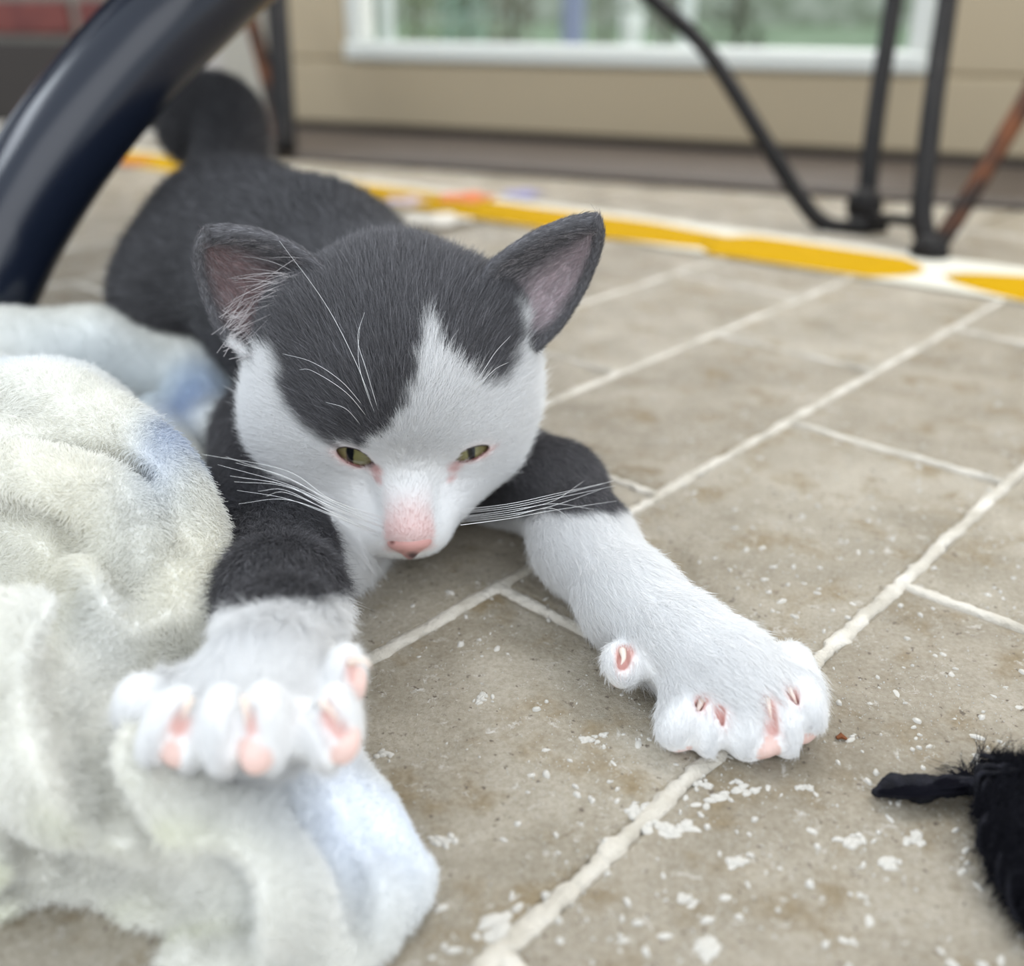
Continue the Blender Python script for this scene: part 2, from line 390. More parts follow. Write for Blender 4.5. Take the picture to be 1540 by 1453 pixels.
tag(mb.build('crumb', mat('crumb', srgb(120, 66, 28), .7)), 'tiny brown crumb on the tile beside the outstretched paw', 'crumb')

# ---- door plane
D0 = Zp(470, 203)[:2]; D1 = Zp(1430, 258)[:2]; dd = (D1-D0)/np.linalg.norm(D1-D0); dn = np.array([-dd[1], dd[0]])   # dn points away
def onplane(px, py, back=0.):
    y = -(py-CY)/FPX; r = np.array([(px-CX)/FPX, ct+y*st, -st+y*ct]); o2 = D0+dn*back
    t = (o2@dn)/(r[:2]@dn); q = r*t+np.array([0, 0, HC]); return (q[:2]-D0)@dd, q[2]
def dbox(mb, s0, s1, z0, z1, n0, n1, bev=.002):
    o = np.array([*(D0+dd*s0+dn*n0), z0]); mb.box(o, (*(dd*(s1-s0)), 0), (*(dn*(n1-n0)), 0), (0, 0, z1-z0), bev); return mb
m_cream = mat('cream_paint', srgb(162, 147, 121), .45); m_white = mat('white_bead', srgb(198, 200, 194), .4)
m_sill = mat('threshold', srgb(76, 66, 58), .5); m_glass = mat('glass', (1, 1, 1, 1), .0, .5, Transmission_Weight=1., IOR=1.02)
zg = onplane(960, 70)[1]; sl = onplane(522, 60)[0]; sr = onplane(1395, 60)[0]; zr = onplane(960, 102)[1]
door = empty('door_1', (*D0, 0)); tag(door, 'cream glazed garden door with wide bottom rail', kind='structure')
def dpart(name, m, *a, par=door, **k): return dbox(MB(), *a, **k).build(name, m, par)
dpart('bottom_rail', m_cream, sl-.11, sr+.12, .016, zr, 0, .045, bev=.004)
dpart('door_stile', m_cream, sl-.11, sl-.004, zr, 1.25, 0, .045, bev=.004); dpart('door_stile', m_cream, sr+.004, sr+.12, zr, 1.25, 0, .045, bev=.004)
dpart('top_rail', m_cream, sl-.11, sr+.12, 1.25, 1.35, 0, .045, bev=.004)
dpart('glazing_bead', m_white, sl-.004, sr+.004, zr, zg, -.006, .04, bev=.004); dpart('glazing_bead', m_white, sl-.004, sl+.018, zg, 1.25, .004, .04); dpart('glazing_bead', m_white, sr-.018, sr+.004, zg, 1.25, .004, .04)
dpart('pane', m_glass, sl, sr, zg, 1.25, .022, .026, bev=0)
fr = empty('door_frame_1', (*D0, 0)); fr.name = 'trim_1'; tag(fr, 'painted door frame and grey threshold', kind='structure')
m_frame = mat('frame_paint', srgb(158, 153, 142), .5)
dpart('jamb', m_frame, sl-.19, sl-.115, 0, 1.45, -.012, .07, par=fr); dpart('jamb', m_cream, sr+.125, sr+.8, .0, 1.45, -.005, .07, par=fr); dpart('head', m_frame, sl-.19, sr+.2, 1.36, 1.45, -.012, .07, par=fr)
dpart('threshold', m_sill, sl-.115, sr+.8, 0.0, .008, -.21, .10, par=fr, bev=.004)
dpart('weather_bar', mat('weather_bar', srgb(62, 56, 50), .6), sl-.115, sr+.12, .008, .0155, .004, .05, par=fr)
# ---- pale wall left of the door and the dark brick wall further left
sbk = onplane(235, 60)[0]
m_wall = mat('pale_plaster', srgb(186, 180, 174), .8); noise_col(m_wall, srgb(160, 154, 148), srgb(176, 170, 165), 5, 3, .3, .7, .001, 60)
wl = dbox(MB(), sbk, sl-.19, 0, 1.6, -.005, .1).build('wall_back', m_wall); tag(wl, 'pale plaster wall beside the door', kind='structure')
wb = empty('wall_left', (*(D0+dd*(sbk)), 0)); tag(wb, 'dark red brick wall with grey mortar at the far left', kind='structure')
m_mort = mat('mortar', srgb(112, 108, 100), .9); m_brick = mat('brick', srgb(96, 48, 44), .85); noise_col(m_brick, srgb(84, 40, 38), srgb(116, 60, 52), 30, 4, .3, .7, .002, 200)
m_plinth = mat('dark_plinth', srgb(46, 40, 36), .8)
dpart('mortar', m_mort, sbk-1.15, sbk, .0, 1.6, -.01, .1, par=wb, bev=0)
dpart('plinth', m_plinth, sbk-1.15, sbk, 0, .108, -.03, -.01, par=wb)
for row in range(10):
    for c in range(-1, 7):
        s0 = sbk-1.15+.172*c+(.086 if row % 2 else 0); s1 = s0+.155; s0 = max(s0, sbk-1.15); s1 = min(s1, sbk-.005)
        if s1-s0 < .02: continue
        z = .118+.058*row; dpart('brick', m_brick, s0, s1, z, z+.043, -.018+.003*rng.random(), .02, par=wb, bev=.003)

# ---- garden beyond the glass
m_pat = mat('garden_paving', srgb(150, 152, 146), .9); noise_col(m_pat, srgb(132, 136, 128), srgb(168, 168, 160), 2, 4)
m_lawn = mat('lawn_green', srgb(96, 138, 62), .9); noise_col(m_lawn, srgb(112, 134, 100), srgb(146, 162, 130), 6, 5)
gq = lambda s, n: D0+dd*s+dn*n
mb = MB(); dbox(mb, -3, 6, -.14, -.05, .1, 2.2); tag(mb.build('patio_ground', m_pat), 'grey garden paving outside the door', kind='structure')
mb = MB(); dbox(mb, -6, 10, -.14, -.06, 2.2, 9); tag(mb.build('lawn', m_lawn), 'green lawn beyond the paving', kind='structure')
def onout(px, n):
    r = np.array([(px-CX)/FPX, ct]); o2 = D0+dn*n; t = (o2@dn)/(r@dn); return r*t
def depth_scale(p): return (p[1]*ct)/FPX
m_pw = mat('white_garden_paint', srgb(214, 224, 220), .5); m_bl = mat('slate_blue_paint', srgb(150, 160, 186), .6)
def post(px, wpx, n, m, name, label, cat, ztop=.6, ball=False):
    p = onout(px, n); s = depth_scale(p); hw = wpx*s/2; root = empty(name, (p[0], p[1], -.06))
    prof = [(-.06, 1.25), (-.03, 1.25), (-.02, 1.), (ztop-.05, 1.), (ztop-.03, 1.2), (ztop, 1.2)]
    V, F = tube_vf([(p[0], p[1], z) for z, _ in prof], [hw*q for _, q in prof], 14); link('shaft', npmesh('shaft', V, F), m, root, False)
    V, F = tube_vf([(p[0], p[1], -.065), (p[0], p[1], -.05), (p[0], p[1], -.045)], [hw*1.9, hw*1.9, hw*1.3], 14); link('foot', npmesh('foot', V, F), m, root, False)
    tag(root, label, cat); return root
post(585, 44, 1.1, mat('sage_paint', srgb(158, 172, 162), .6), 'garden_pillar', 'broad pale sage pillar outside the door, leftmost behind the glass', 'pillar')
post(616, 20, .8, m_pw, 'garden_post', 'slim white post just right of the sage pillar outside', 'post')
post(845, 34, 1.6, m_bl, 'garden_post', 'slate blue post outside, in the middle of the glass', 'post')
post(918, 30, 1.0, m_pw, 'garden_post', 'white post outside, topped by a round white ball', 'post', .14)
p = onout(915, 1.0); s = depth_scale(p)
V, F = tube_vf([(p[0], p[1], .175+.03*math.sin(a)) for a in np.linspace(-PI/2, PI/2, 13)], [.001+.031*math.cos(a) for a in np.linspace(-PI/2, PI/2, 13)], 18)
tag(link('ball_finial', npmesh('ball_finial', V, F), m_pw), 'round white ball resting on the white post outside', 'ball')
post(985, 22, 1.2, m_pw, 'garden_post', 'white post outside behind the top of the slanting iron bar', 'post')
def shrub(px, n, wpx, hgt, c, label, cat='shrub'):
    p = onout(px, n); s = depth_scale(p); R = wpx*s/2; root = empty('garden_shrub', (p[0], p[1], -.06)); prs = []
    k = max(160, int(260)); ang = rng.random(k)*2*PI; zz = rng.random(k); rad = R*np.sqrt(rng.random(k))*np.sin(np.clip(zz*.8+.2, 0, 1)*PI)**.5
    ctr = np.stack([p[0]+rad*np.cos(ang), p[1]+rad*np.sin(ang), -.04+zz*hgt], 1); Vs, Fs = [], []
    for i, cc in enumerate(ctr):
        a = rng.normal(size=3); a /= np.linalg.norm(a); b = np.cross(a, rng.normal(size=3)); b /= np.linalg.norm(b); L = R*.28; o = len(Vs); nrm = np.cross(a, b)*L*.12
        Vs += [tuple(cc-a*L), tuple(cc-b*L*.4+nrm), tuple(cc+a*L), tuple(cc+b*L*.4+nrm)]; Fs += [(o, o+1, o+2), (o, o+2, o+3)]
    f = link('foliage', npmesh('foliage', Vs, Fs), mat('leaf', c, .7), root); f['kind'] = 'stuff'
    V, F = tube_vf([(p[0], p[1], -.06), (p[0], p[1], -.06+hgt*.7)], [R*.12, R*.04], 7); link('stem', npmesh('stem', V, F), mat('stem', srgb(84, 68, 52), .9), root)
    tag(root, label, cat, 'shrubs outside the door')
shrub(655, 1.5, 70, .5, srgb(128, 142, 100), 'olive green shrub outside, right of the slim white post')
shrub(715, 2.6, 90, .7, srgb(158, 182, 164), 'pale green shrub outside behind the glass')
shrub(770, 1.9, 90, .7, srgb(136, 132, 112), 'brownish shrub outside, left of the slate blue post')
shrub(885, 2.8, 50, .7, srgb(156, 158, 138), 'grey green shrub outside between blue post and ball post')
shrub(960, 2.4, 60, .7, srgb(158, 152, 144), 'dull taupe shrub outside right of the ball post')
shrub(1050, 2.3, 90, .7, srgb(124, 132, 112), 'dark green shrub outside behind the slanting iron bar')
shrub(1375, 1.8, 50, .5, srgb(150, 200, 96), 'bright lime green shrub outside between the two upright iron bars')
mb = MB(); dbox(mb, .5, 4.5, -.06, .17, 4.6, 4.9); tag(mb.build('garden_wall', mat('mauve_stone', srgb(168, 160, 162), .9)), 'low mauve grey stone wall across the lawn', kind='structure')
mb = MB(); dbox(mb, -6, 10, -.06, 1.3, 9, 9.3); hb = mb.build('garden_hedge', noise_col(mat('hedge', srgb(100, 110, 84), .9), srgb(140, 148, 128), srgb(186, 190, 176), 5, 5)); tag(hb, 'hazy grey green hedge at the far end of the garden', kind='structure')

# ---- yellow bordered mat
Ya, Yb = Zp(180, 250)[:2], Zp(920, 364)[:2]; Yc = Zp(1540, 458)[:2]
yd = (Yc-Ya)/np.linalg.norm(Yc-Ya); yn = np.array([-yd[1], yd[0]])
if yn[1] < 0: yn = -yn
mr = empty('floor_mat', (*Ya, 0)); tag(mr, 'thin floor mat with yellow border and coloured flowers under the iron table leg', 'mat')
m_mat = mat('mat_cream', srgb(214, 210, 196), .7); m_yel = mat('mat_yellow', srgb(184, 143, 2), .9, .1)
Lm = np.linalg.norm(Yc-Ya)+.35; o = np.array([*(Ya-yd*.25), 0.0009])
mb = MB(); mb.box(o, (*(yd*(Lm+.25)), 0), (*(yn*.088), 0), (0, 0, .0012)); mb.build('cream_backing', m_mat, mr)
def wavy(name, t0, t1, a0, a1, m, z, w0=.0, seed=0):
    n = 40; V = []
    for i in range(n+1):
        t = t0+(t1-t0)*i/n; e = min(1, min(i, n-i)/6)**.5
        mid = (a0+a1)/2; hw = (a1-a0)/2*e*(1+.10*N2(t, 0, 9, seed)); sh = .003*N2(t, 1, 7, seed+2)
        for k, (u, zz) in enumerate(((-hw, 0), (-hw*.9, z), (hw*.9, z), (hw, 0))):
            q = Ya+yd*t+yn*(mid+u+sh); V.append((q[0], q[1], .0021+zz))
    F = [(i*4+j, (i+1)*4+j, (i+1)*4+j+1, i*4+j+1) for i in range(n) for j in range(3)]
    return link(name, npmesh(name, V, F), m, mr)
tl = np.linalg.norm(Yc-Ya)
tt = lambda px, py: (Zp(px, py)[:2]-Ya)@yd
wavy('yellow_border', -.2, tt(1150, 380)+.03, .000, .070, m_yel, .0005, seed=1)
wavy('yellow_border', tt(1150, 370)-.04, tt(1400, 405), .000, .072, m_yel, .0007, seed=4)
wavy('yellow_border', tt(1425, 415), tt(1540, 430)+.3, .000, .068, m_yel, .0006, seed=7)
def blossom(px, py, r, c):
    q = Zp(px, py, .003); root = []
    mb = MB(); n = 24; V = [(q[0], q[1], .0042)]
    for i in range(n):
        a = 2*PI*i/n; rr = r*(1+.22*math.cos(5*a)); V.append((q[0]+rr*math.cos(a), q[1]+rr*math.sin(a), .0034))
    link('flower_motif', npmesh('flower_motif', V, [(0, 1+i, 1+(i+1) % n) for i in range(n)]), mat('motif', c, .6), mr)
blossom(700, 297, .024, srgb(214, 112, 52)); blossom(785, 292, .017, srgb(150, 146, 190)); blossom(610, 302, .018, srgb(200, 186, 200)); blossom(655, 330, .026, srgb(222, 216, 204)); blossom(200, 244, .02, srgb(196, 104, 40))

# ================================================================== FURNITURE
# ---- dark tubular chair frame
m_navy = mat('navy_gloss_metal', srgb(18, 24, 38), .22, .5)
noise_col(m_navy, srgb(14, 19, 32), srgb(20, 27, 42), 6, 3, .3, .7)
ch = empty('garden_chair', P(-110, 640, .47)); tag(ch, 'dark navy glossy tubular chair frame curving across the top left corner', 'chair')
pts = catmull([P(620, -330, .50), P(455, -150, .48), P(300, -10, .462), P(190, 100, .455), P(95, 218, .45), P(18, 340, .448), P(-45, 465, .447), (-.268, .462, .0265), (-.315, .490, .0235), (-.39, .55, .0235), (-.50, .65, .0235)], 10)
tube('frame_tube', pts, .0232, m_navy, ch, 40)
ff = pts[-22:-14].mean(0)
V, F = tube_vf([(pts[-3][0], pts[-3][1], 0), (pts[-3][0], pts[-3][1], .006), (pts[-3][0], pts[-3][1], max(.012, pts[-3][2]-.015))], [.019, .021, .017], 20); link('foot_glide', npmesh('foot_glide', V, F), mat('black_rubber', srgb(20, 20, 22), .7), ch)
shade_seat_pts = [(-.52, .50), (-.04, .47), (-.02, 1.0), (-.55, 1.02)]
mb = MB()
for i in range(14):
    y0 = .48+.037*i; mb.box((-.37, y0, .245), (.36, -.01, 0), (0, .030, 0), (0, 0, .012), .002)
mb.build('shade_seat', mat('shade_slats', srgb(38, 42, 52), .5), ch)  # unseen slatted seat, added above the view to shade the kitten's back
tube('shade_seat_rail', catmull([P(620, -330, .50), (.0, .36, .232), (.0, .7, .232), (-.01, 1.0, .232)], 8), .016, m_navy, ch, 20)  # rails of the added shade seat, also out of view
tube('shade_seat_rail', catmull([(-.385, .36, .232), (-.385, .7, .232), (-.385, 1.0, .232)], 8), .016, m_navy, ch, 20)
# ---- wrought iron table legs
m_iron = mat('black_iron', srgb(24, 23, 24), .6, .25); noise_col(m_iron, srgb(16, 15, 16), srgb(32, 29, 28), 40, 4, .3, .7, .0006, 300)
m_rust = mat('rusty_iron', srgb(92, 54, 30), .7, .3, .1); noise_col(m_rust, srgb(34, 26, 22), srgb(104, 60, 32), 40, 4, .35, .65, .0006, 300)
tb = empty('iron_table', Zp(1400, 388)); tag(tb, 'black wrought iron table, scrolled leg with rust standing on the yellow bordered mat', 'table')
d0 = .708; d1 = .79
leg = tube('leg', catmull([P(940, -40, d1+.05), P(985, 2, d1+.045), P(1062, 75, d1+.035), P(1150, 212, d1+.015), P(1205, 300, d1+.003), P(1243, 338, d1-.004), P(1295, 343, d1-.006), P(1330, 338, d1-.004)], 7), .0068, m_iron, tb)
leg = tube('leg', catmull([P(1352, -60, d1+.02), P(1343, 10, d1+.02), P(1322, 140, d1+.01), P(1308, 250, d1), P(1302, 335, d1-.004)], 6), .0078, m_iron, tb)
leg = tube('leg', catmull([P(1432, -60, d0+.04), P(1424, 10, d0+.04), P(1404, 150, d0+.02), P(1392, 260, d0+.008), P(1386, 330, d0+.002), P(1400, 378, d0-.004)], 6), .0078, m_iron, tb)
leg = tube('leg', catmull([P(1640, -40, d0+.02), P(1555, 130, d0+.01), P(1500, 225, d0+.005), P(1440, 325, d0), P(1402, 380, d0-.004)], 6), .0068, m_rust, tb); leg['label'] = 'rust-browned slanting iron bar'
V, F = tube_vf([P(1300, 310, d1-.003)+np.array([0, 0, .014*math.sin(a)]) for a in np.linspace(-1.5, 1.5, 9)], [.001+.013*math.cos(a) for a in np.linspace(-1.5, 1.5, 9)], 14); link('collar', npmesh('collar', V, F), m_iron, tb)
q = P(1397, 384, d0-.004); V, F = tube_vf([(q[0], q[1], 0.003), (q[0], q[1], .009), (q[0], q[1], .016)], [.0135, .0125, .008], 16); link('foot', npmesh('foot', V, F), m_iron, tb)
q = P(1292, 345, d1-.006); V, F = tube_vf([(q[0], q[1], 0.003), (q[0], q[1], .006), (q[0], q[1], .012)], [.013, .012, .008], 16); link('foot', npmesh('foot', V, F), m_iron, tb)
tube('stretcher', catmull([P(1302, 328, d1-.01), P(1345, 330, (d0+d1)/2), P(1386, 335, d0)], 5), .004, m_iron, tb, 8)
td = empty('iron_stand', Zp(428, 232)); tag(td, 'dark rust-edged iron leg of two leaning bars standing left of the door', 'stand')
dl = 1.13
tube('leg', catmull([P(345, -80, dl+.02), P(372, 10, dl+.02), P(400, 110, dl+.01), P(426, 228, dl)], 6), .0085, m_rust, td)
tube('leg', catmull([P(414, -80, dl), P(417, 10, dl), P(424, 120, dl), P(430, 230, dl)], 6), .0125, m_iron, td)
q = Zp(428, 234, .0); V, F = tube_vf([(q[0], q[1], 0.0), (q[0], q[1], .006), (q[0], q[1], .012)], [.017, .016, .01], 16); link('foot', npmesh('foot', V, F), m_iron, td)

# ================================================================== BLANKET
def Zr(px, py, z): return Zp(px, py, z)
def chain(pts, k, lab='', cls=Cone):
    return [Cone(pts[i][0], pts[i+1][0], pts[i][1], pts[i+1][1], k, lab) for i in range(len(pts)-1)]
BL = []
BL += chain([(Zr(-70, 552, .010), .016), (Zr(0, 548, .024), .022), (Zr(150, 540, .022), .021), (Zr(290, 572, .012), .016), (Zr(320, 650, .010), .012)], .005)
BL += chain([(Zr(-230, 670, .010), .020), (Zr(-60, 660, .028), .029), (Zr(70, 690, .034), .028), (Zr(165, 760, .032), .0245), (Zr(200, 850, .028), .0215), (Zr(200, 930, .022), .020)], .008)
BL += chain([(Zr(-150, 700, .022), .024), (Zr(60, 720, .034), .029), (Zr(150, 800, .032), .025)], .012)
BL += chain([(Zr(-230, 770, .008), .018), (Zr(-80, 770, .024), .028), (Zr(60, 790, .030), .026), (Zr(160, 860, .026), .024), (Zr(190, 930, .020), .021)], .012)
BL += chain([(Zr(240, 640, .006), .012), (Zr(272, 740, .010), .0105), (Zr(275, 860, .010), .010), (Zr(268, 950, .008), .010)], .004)
BL += chain([(Zr(10, 800, .040), .011), (Zr(75, 905, .037), .011), (Zr(135, 1020, .031), .012), (Zr(185, 1120, .025), .012), (Zr(270, 1210, .020), .012), (Zr(400, 1290, .013), .012), (Zr(500, 1360, .006), .010)], .007)
BL += chain([(Zr(150, 930, .020), .021), (Zr(215, 1080, .012), .021), (Zr(320, 1190, .006), .020), (Zr(430, 1300, .001), .017), (Zr(490, 1390, -.002), .014)], .010)
BL += chain([(Zr(-140, 985, .010), .018), (Zr(-30, 1005, .022), .0225), (Zr(22, 1080, .018), .022), (Zr(25, 1200, .008), .022)], .003)
BL += chain([(Zr(20, 1150, .004), .022), (Zr(120, 1265, .000), .018), (Zr(260, 1330, -.002), .015), (Zr(400, 1395, -.003), .013), (Zr(470, 1410, -.003), .011)], .005)
BL += chain([(Zr(-120, 1250, .000), .012), (Zr(-30, 1270, .000), .0140), (Zr(90, 1335, -.001), .0110), (Zr(220, 1390, -.002), .0115), (Zr(360, 1440, -.003), .011)], .004)
BL += chain([(Zr(300, 1100, .010), .016), (Zr(400, 1150, .010), .0155), (Zr(470, 1240, .005), .013)], .010)
BL += [Ell(Zr(500, 1290, .0050), (.016, .020, .0062), k=.006), Ell(Zr(470, 1225, .006), (.013, .017, .007), k=.006)]
BL += [Cone(Zr(380, 1440, -.002), Zr(500, 1425, -.002), .010, .008, .008)]
flap = np.array([Zp(x, y, .005)[:2] for x, y in ((420, 1170), (500, 1172), (560, 1203), (612, 1252), (634, 1283), (655, 1312), (640, 1345), (598, 1372), (548, 1408), (480, 1440), (380, 1400))])
def fslab(X, Y, Z):
    Xb, Yb = np.broadcast_arrays(X, Y); q = polydist(Xb, Yb, flap)+.004
    dz = np.abs(Z-.0045-.0012*np.sin(X*260+Y*120))-.0008
    return np.sqrt(np.maximum(q, 0)**2+np.maximum(dz, 0)**2)+np.minimum(np.maximum(q, dz), 0)-.0036
BL.append(Fn([flap[:, 0].min()-.005, flap[:, 1].min()-.005, -.002], [flap[:, 0].max()+.005, flap[:, 1].max()+.005, .014], fslab, .004))
def solid(prims, p):
    f = 1.
    for q in prims:
        if q.sub: continue
        d = float(q.dist(p[0], p[1], p[2])); hh = max(q.k-abs(f-d), 0)/q.k; f = min(f, d)-hh*hh*q.k/4
    return f
def surf(prims, px, py, d0=.12, d1=.6, n=800):
    for i in range(n):
        d = d0+(d1-d0)*i/n
        if solid(prims, P(px, py, d)) < 0: return d
    return None
base_ = list(BL)
def groove(pts, r, k, depth=.0):
    q = []
    for (x, y) in catmull([(a, b, 0) for a, b in pts], 4)[:, :2]:
        d = surf(base_, x, y, .12, .6, 260)
        if d: q.append(P(x, y, d+depth))
    for a, b in zip(q[:-1], q[1:]):
        if np.linalg.norm(a-b) < .04: BL.append(Cone(a, b, r, r, k, '', True))
def ridge(pts, r, k, depth=.002):
    q = []
    for (x, y) in catmull([(a, b, 0) for a, b in pts], 4)[:, :2]:
        d = surf(base_, x, y, .12, .6, 260)
        if d: q.append(P(x, y, d+depth))
    for a, b in zip(q[:-1], q[1:]):
        if np.linalg.norm(a-b) < .04: BL.append(Cone(a, b, r, r, k))
ridge([(-60, 585), (60, 600), (150, 640), (225, 700), (268, 790), (282, 880), (268, 950)], .005, .010, .003)
ridge([(-60, 720), (60, 735), (150, 760), (205, 830)], .005, .010, .003)
ridge([(40, 860), (95, 930), (135, 1040), (165, 1130), (230, 1215), (330, 1290), (430, 1350)], .0065, .008, .003)
ridge([(-40, 950), (40, 945), (70, 1010), (85, 1120), (130, 1230)], .006, .010, .003)
ridge([(-40, 1265), (60, 1310), (160, 1350), (280, 1375)], .004, .008, .002)
groove([(-60, 925), (10, 915), (60, 908), (98, 955), (120, 1050), (145, 1145), (205, 1235), (290, 1305), (360, 1350)], .0055, .006)
groove([(-60, 830), (0, 845), (35, 872), (48, 895)], .005, .009)
groove([(-60, 565), (60, 575), (160, 600), (225, 645), (300, 700)], .0045, .006)
groove([(-40, 668), (80, 672), (180, 705), (230, 740)], .0012, .006)
groove([(-40, 770), (60, 775), (120, 820)], .0012, .006)
groove([(300, 985), (240, 1000), (190, 985), (160, 950)], .005, .008)
groove([(40, 1270), (140, 1320), (250, 1345), (360, 1390)], .0035, .006)
groove([(10, 1330), (120, 1385), (240, 1400)], .003, .005)
groove([(450, 1190), (490, 1260), (530, 1330), (540, 1400)], .0022, .006)
fB, lo, h = field(BL, .0012)
# wrinkles and a flat underside on the floor
gx = [lo[i]+h*np.arange(fB.shape[i]) for i in range(3)]
X, Y, Z = np.meshgrid(*gx, indexing='ij', sparse=True)
G2 = (np.sin(X*150+2.3*np.sin(Y*60)+Y*90)*.5+np.sin(Y*210-X*75+1.7*np.sin(X*90))*.35+np.sin(X*55+Y*130+Z*120)*.5)
fB = fB+(.0008*G2).astype(np.float32)
fB = np.maximum(fB, (.0012-Z)).astype(np.float32)
VB, FB = nets(fB, lo, h, 4)
del fB
pxb, pyb, db = proj(VB)
def smooth_blob(px, py, cx, cy, rx, ry): return np.exp(-((px-cx)/rx)**2-((py-cy)/ry)**2)
# fleece print plus painted-in fold shade, in the blanket's own floor coordinates
Lc = lambda r, g, b: np.array(srgb(r, g, b)[:3])
CB = np.tile(Lc(239, 238, 232), (len(VB), 1))
def dye_and_shade(cx, cy, z, r, c, a, pw=1.):
    q = Zp(cx, cy, z); wgt = a*np.exp(-(((VB[:, 0]-q[0])/r[0])**2+((VB[:, 1]-q[1])/r[1])**2))[:, None]; CB[:] = CB*(1-wgt)+c*wgt
dye_and_shade(290, 615, .015, (.013, .026), Lc(130, 158, 200), .7); dye_and_shade(200, 545, .03, (.05, .018), Lc(196, 210, 222), .6); dye_and_shade(326, 850, .008, (.008, .06), Lc(160, 182, 220), .7)
dye_and_shade(0, 600, .05, (.05, .03), Lc(222, 228, 236), .5); dye_and_shade(180, 830, .04, (.03, .03), Lc(228, 225, 212), .4); dye_and_shade(200, 930, .03, (.025, .015), Lc(236, 232, 214), .3)
dye_and_shade(560, 1310, .0, (.020, .018), Lc(232, 238, 248), .9); dye_and_shade(470, 1200, .0, (.010, .010), Lc(222, 218, 236), .5); dye_and_shade(70, 1345, .008, (.014, .0022), Lc(230, 234, 196), .4); dye_and_shade(200, 1385, .008, (.016, .0022), Lc(232, 234, 200), .35)
mottle = 1+.03*vnoise(VB, 160)[:, None]; CB = np.clip(CB*mottle, 0, 1)
mb_ = npmesh('fleece_blanket', VB, FB); pcolor(mb_, 'dye_and_shade', CB)
m_bl = attr_mat('fleece_base', 'dye_and_shade', .9, .1)
blanket = link('fleece_blanket', mb_, m_bl); tag(blanket, 'rumpled cream and pale blue fleece blanket under the kitten\'s bent paw', 'blanket')
NB = vnormals(mb_)
vis = VB[:, 2] > .0015; inview = (db > .05) & (pxb > -120) & (pyb > 380) & (pyb < 1580)
flat = np.exp(-(((VB[:, 0]-Zp(575, 1300)[0])/.017)**2+((VB[:, 1]-Zp(575, 1300)[1])/.016)**2))
dens = np.where(vis, 1, 0)*5.2e6*np.where(inview, np.clip((.27/np.maximum(db, .1))**1.6, .3, 2.), .32)
fi, W = sample_faces(VB, FB, dens)
print('fleece strands', len(fi))
g = lambda A: (A[FB[fi]]*W[..., None]).sum(1)
R = g(VB); Nn = g(NB); Nn /= np.linalg.norm(Nn, axis=1)[:, None]; C = g(CB); fl = g(flat[:, None])[:, 0]
cl = np.stack([vnoise(R, 420), vnoise(R+.3, 420), vnoise(R+.7, 420)], 1); gl = np.stack([vnoise(R, 70), vnoise(R+.4, 70), -.6+0*R[:, 0]], 1)
T = cl*.7+gl*1.0; T -= Nn*(T*Nn).sum(1)[:, None]
d0_ = Nn*.9+T*.35+rng.normal(size=R.shape)*.22; d1_ = Nn*.25+T*1.0+rng.normal(size=R.shape)*.3
Ln = (.0021-.0013*fl)*(.65+.6*rng.random(len(R)))
C = np.clip(C*(1+.05*rng.normal(size=(len(C), 1))), 0, 1)
m_fl = attr_mat('fleece_pile', 'fur_color', .9, .1, .32)
pile = strands('fleece_pile', R-Nn*.0002, d0_, d1_, Ln, .00009, C, m_fl, blanket, K=4, tip=.4); pile['kind'] = 'stuff'

# ================================================================== KITTEN
psi, pit = math.radians(8), math.radians(29)
Fv = np.array([math.sin(psi)*math.cos(pit), -math.cos(psi)*math.cos(pit), -math.sin(pit)]); Rv = np.array([math.cos(psi), math.sin(psi), 0]); Uv = np.cross(Rv, -Fv)
if Uv[2] < 0: Uv = -Uv
HM = np.array([Rv, Fv, Uv]); H0 = P(600, 560, .300)
def Hd(x, f, u): return H0+(Rv*x+Fv*f+Uv*u)*.01
K = []
c_ = lambda *a, **k: K.append(Cone(*a, **k)); e_ = lambda *a, **k: K.append(Ell(*a, **k))
# torso, haunches, tail
Pb = lambda x, y, z: np.array([x, y, z])
for a, b, ra, rb in ((Pb(-.036, .305, .052), Pb(-.048, .350, .050), .027, .036), (Pb(-.048, .350, .050), Pb(-.085, .42, .052), .036, .042), (Pb(-.085, .42, .052), Pb(-.132, .488, .050), .042, .047)):
    c_(a, b, ra, rb, k=.016, lab='body')
e_(Pb(-.158, .462, .038), (.026, .040, .034), k=.014, lab='body')
tail = catmull([P(330, 300, .55), P(345, 235, .585), P(345, 180, .60), P(315, 165, .605), P(285, 200, .60)], 5)
for i in range(len(tail)-1): c_(tail[i], tail[i+1], .0165, .0155, k=.008, lab='body')
c_(Pb(-.12, .51, .05), tail[0], .025, .0165, k=.012, lab='body')
e_(P(500, 795, .322), (.018, .03, .019), k=.010, lab='chest')
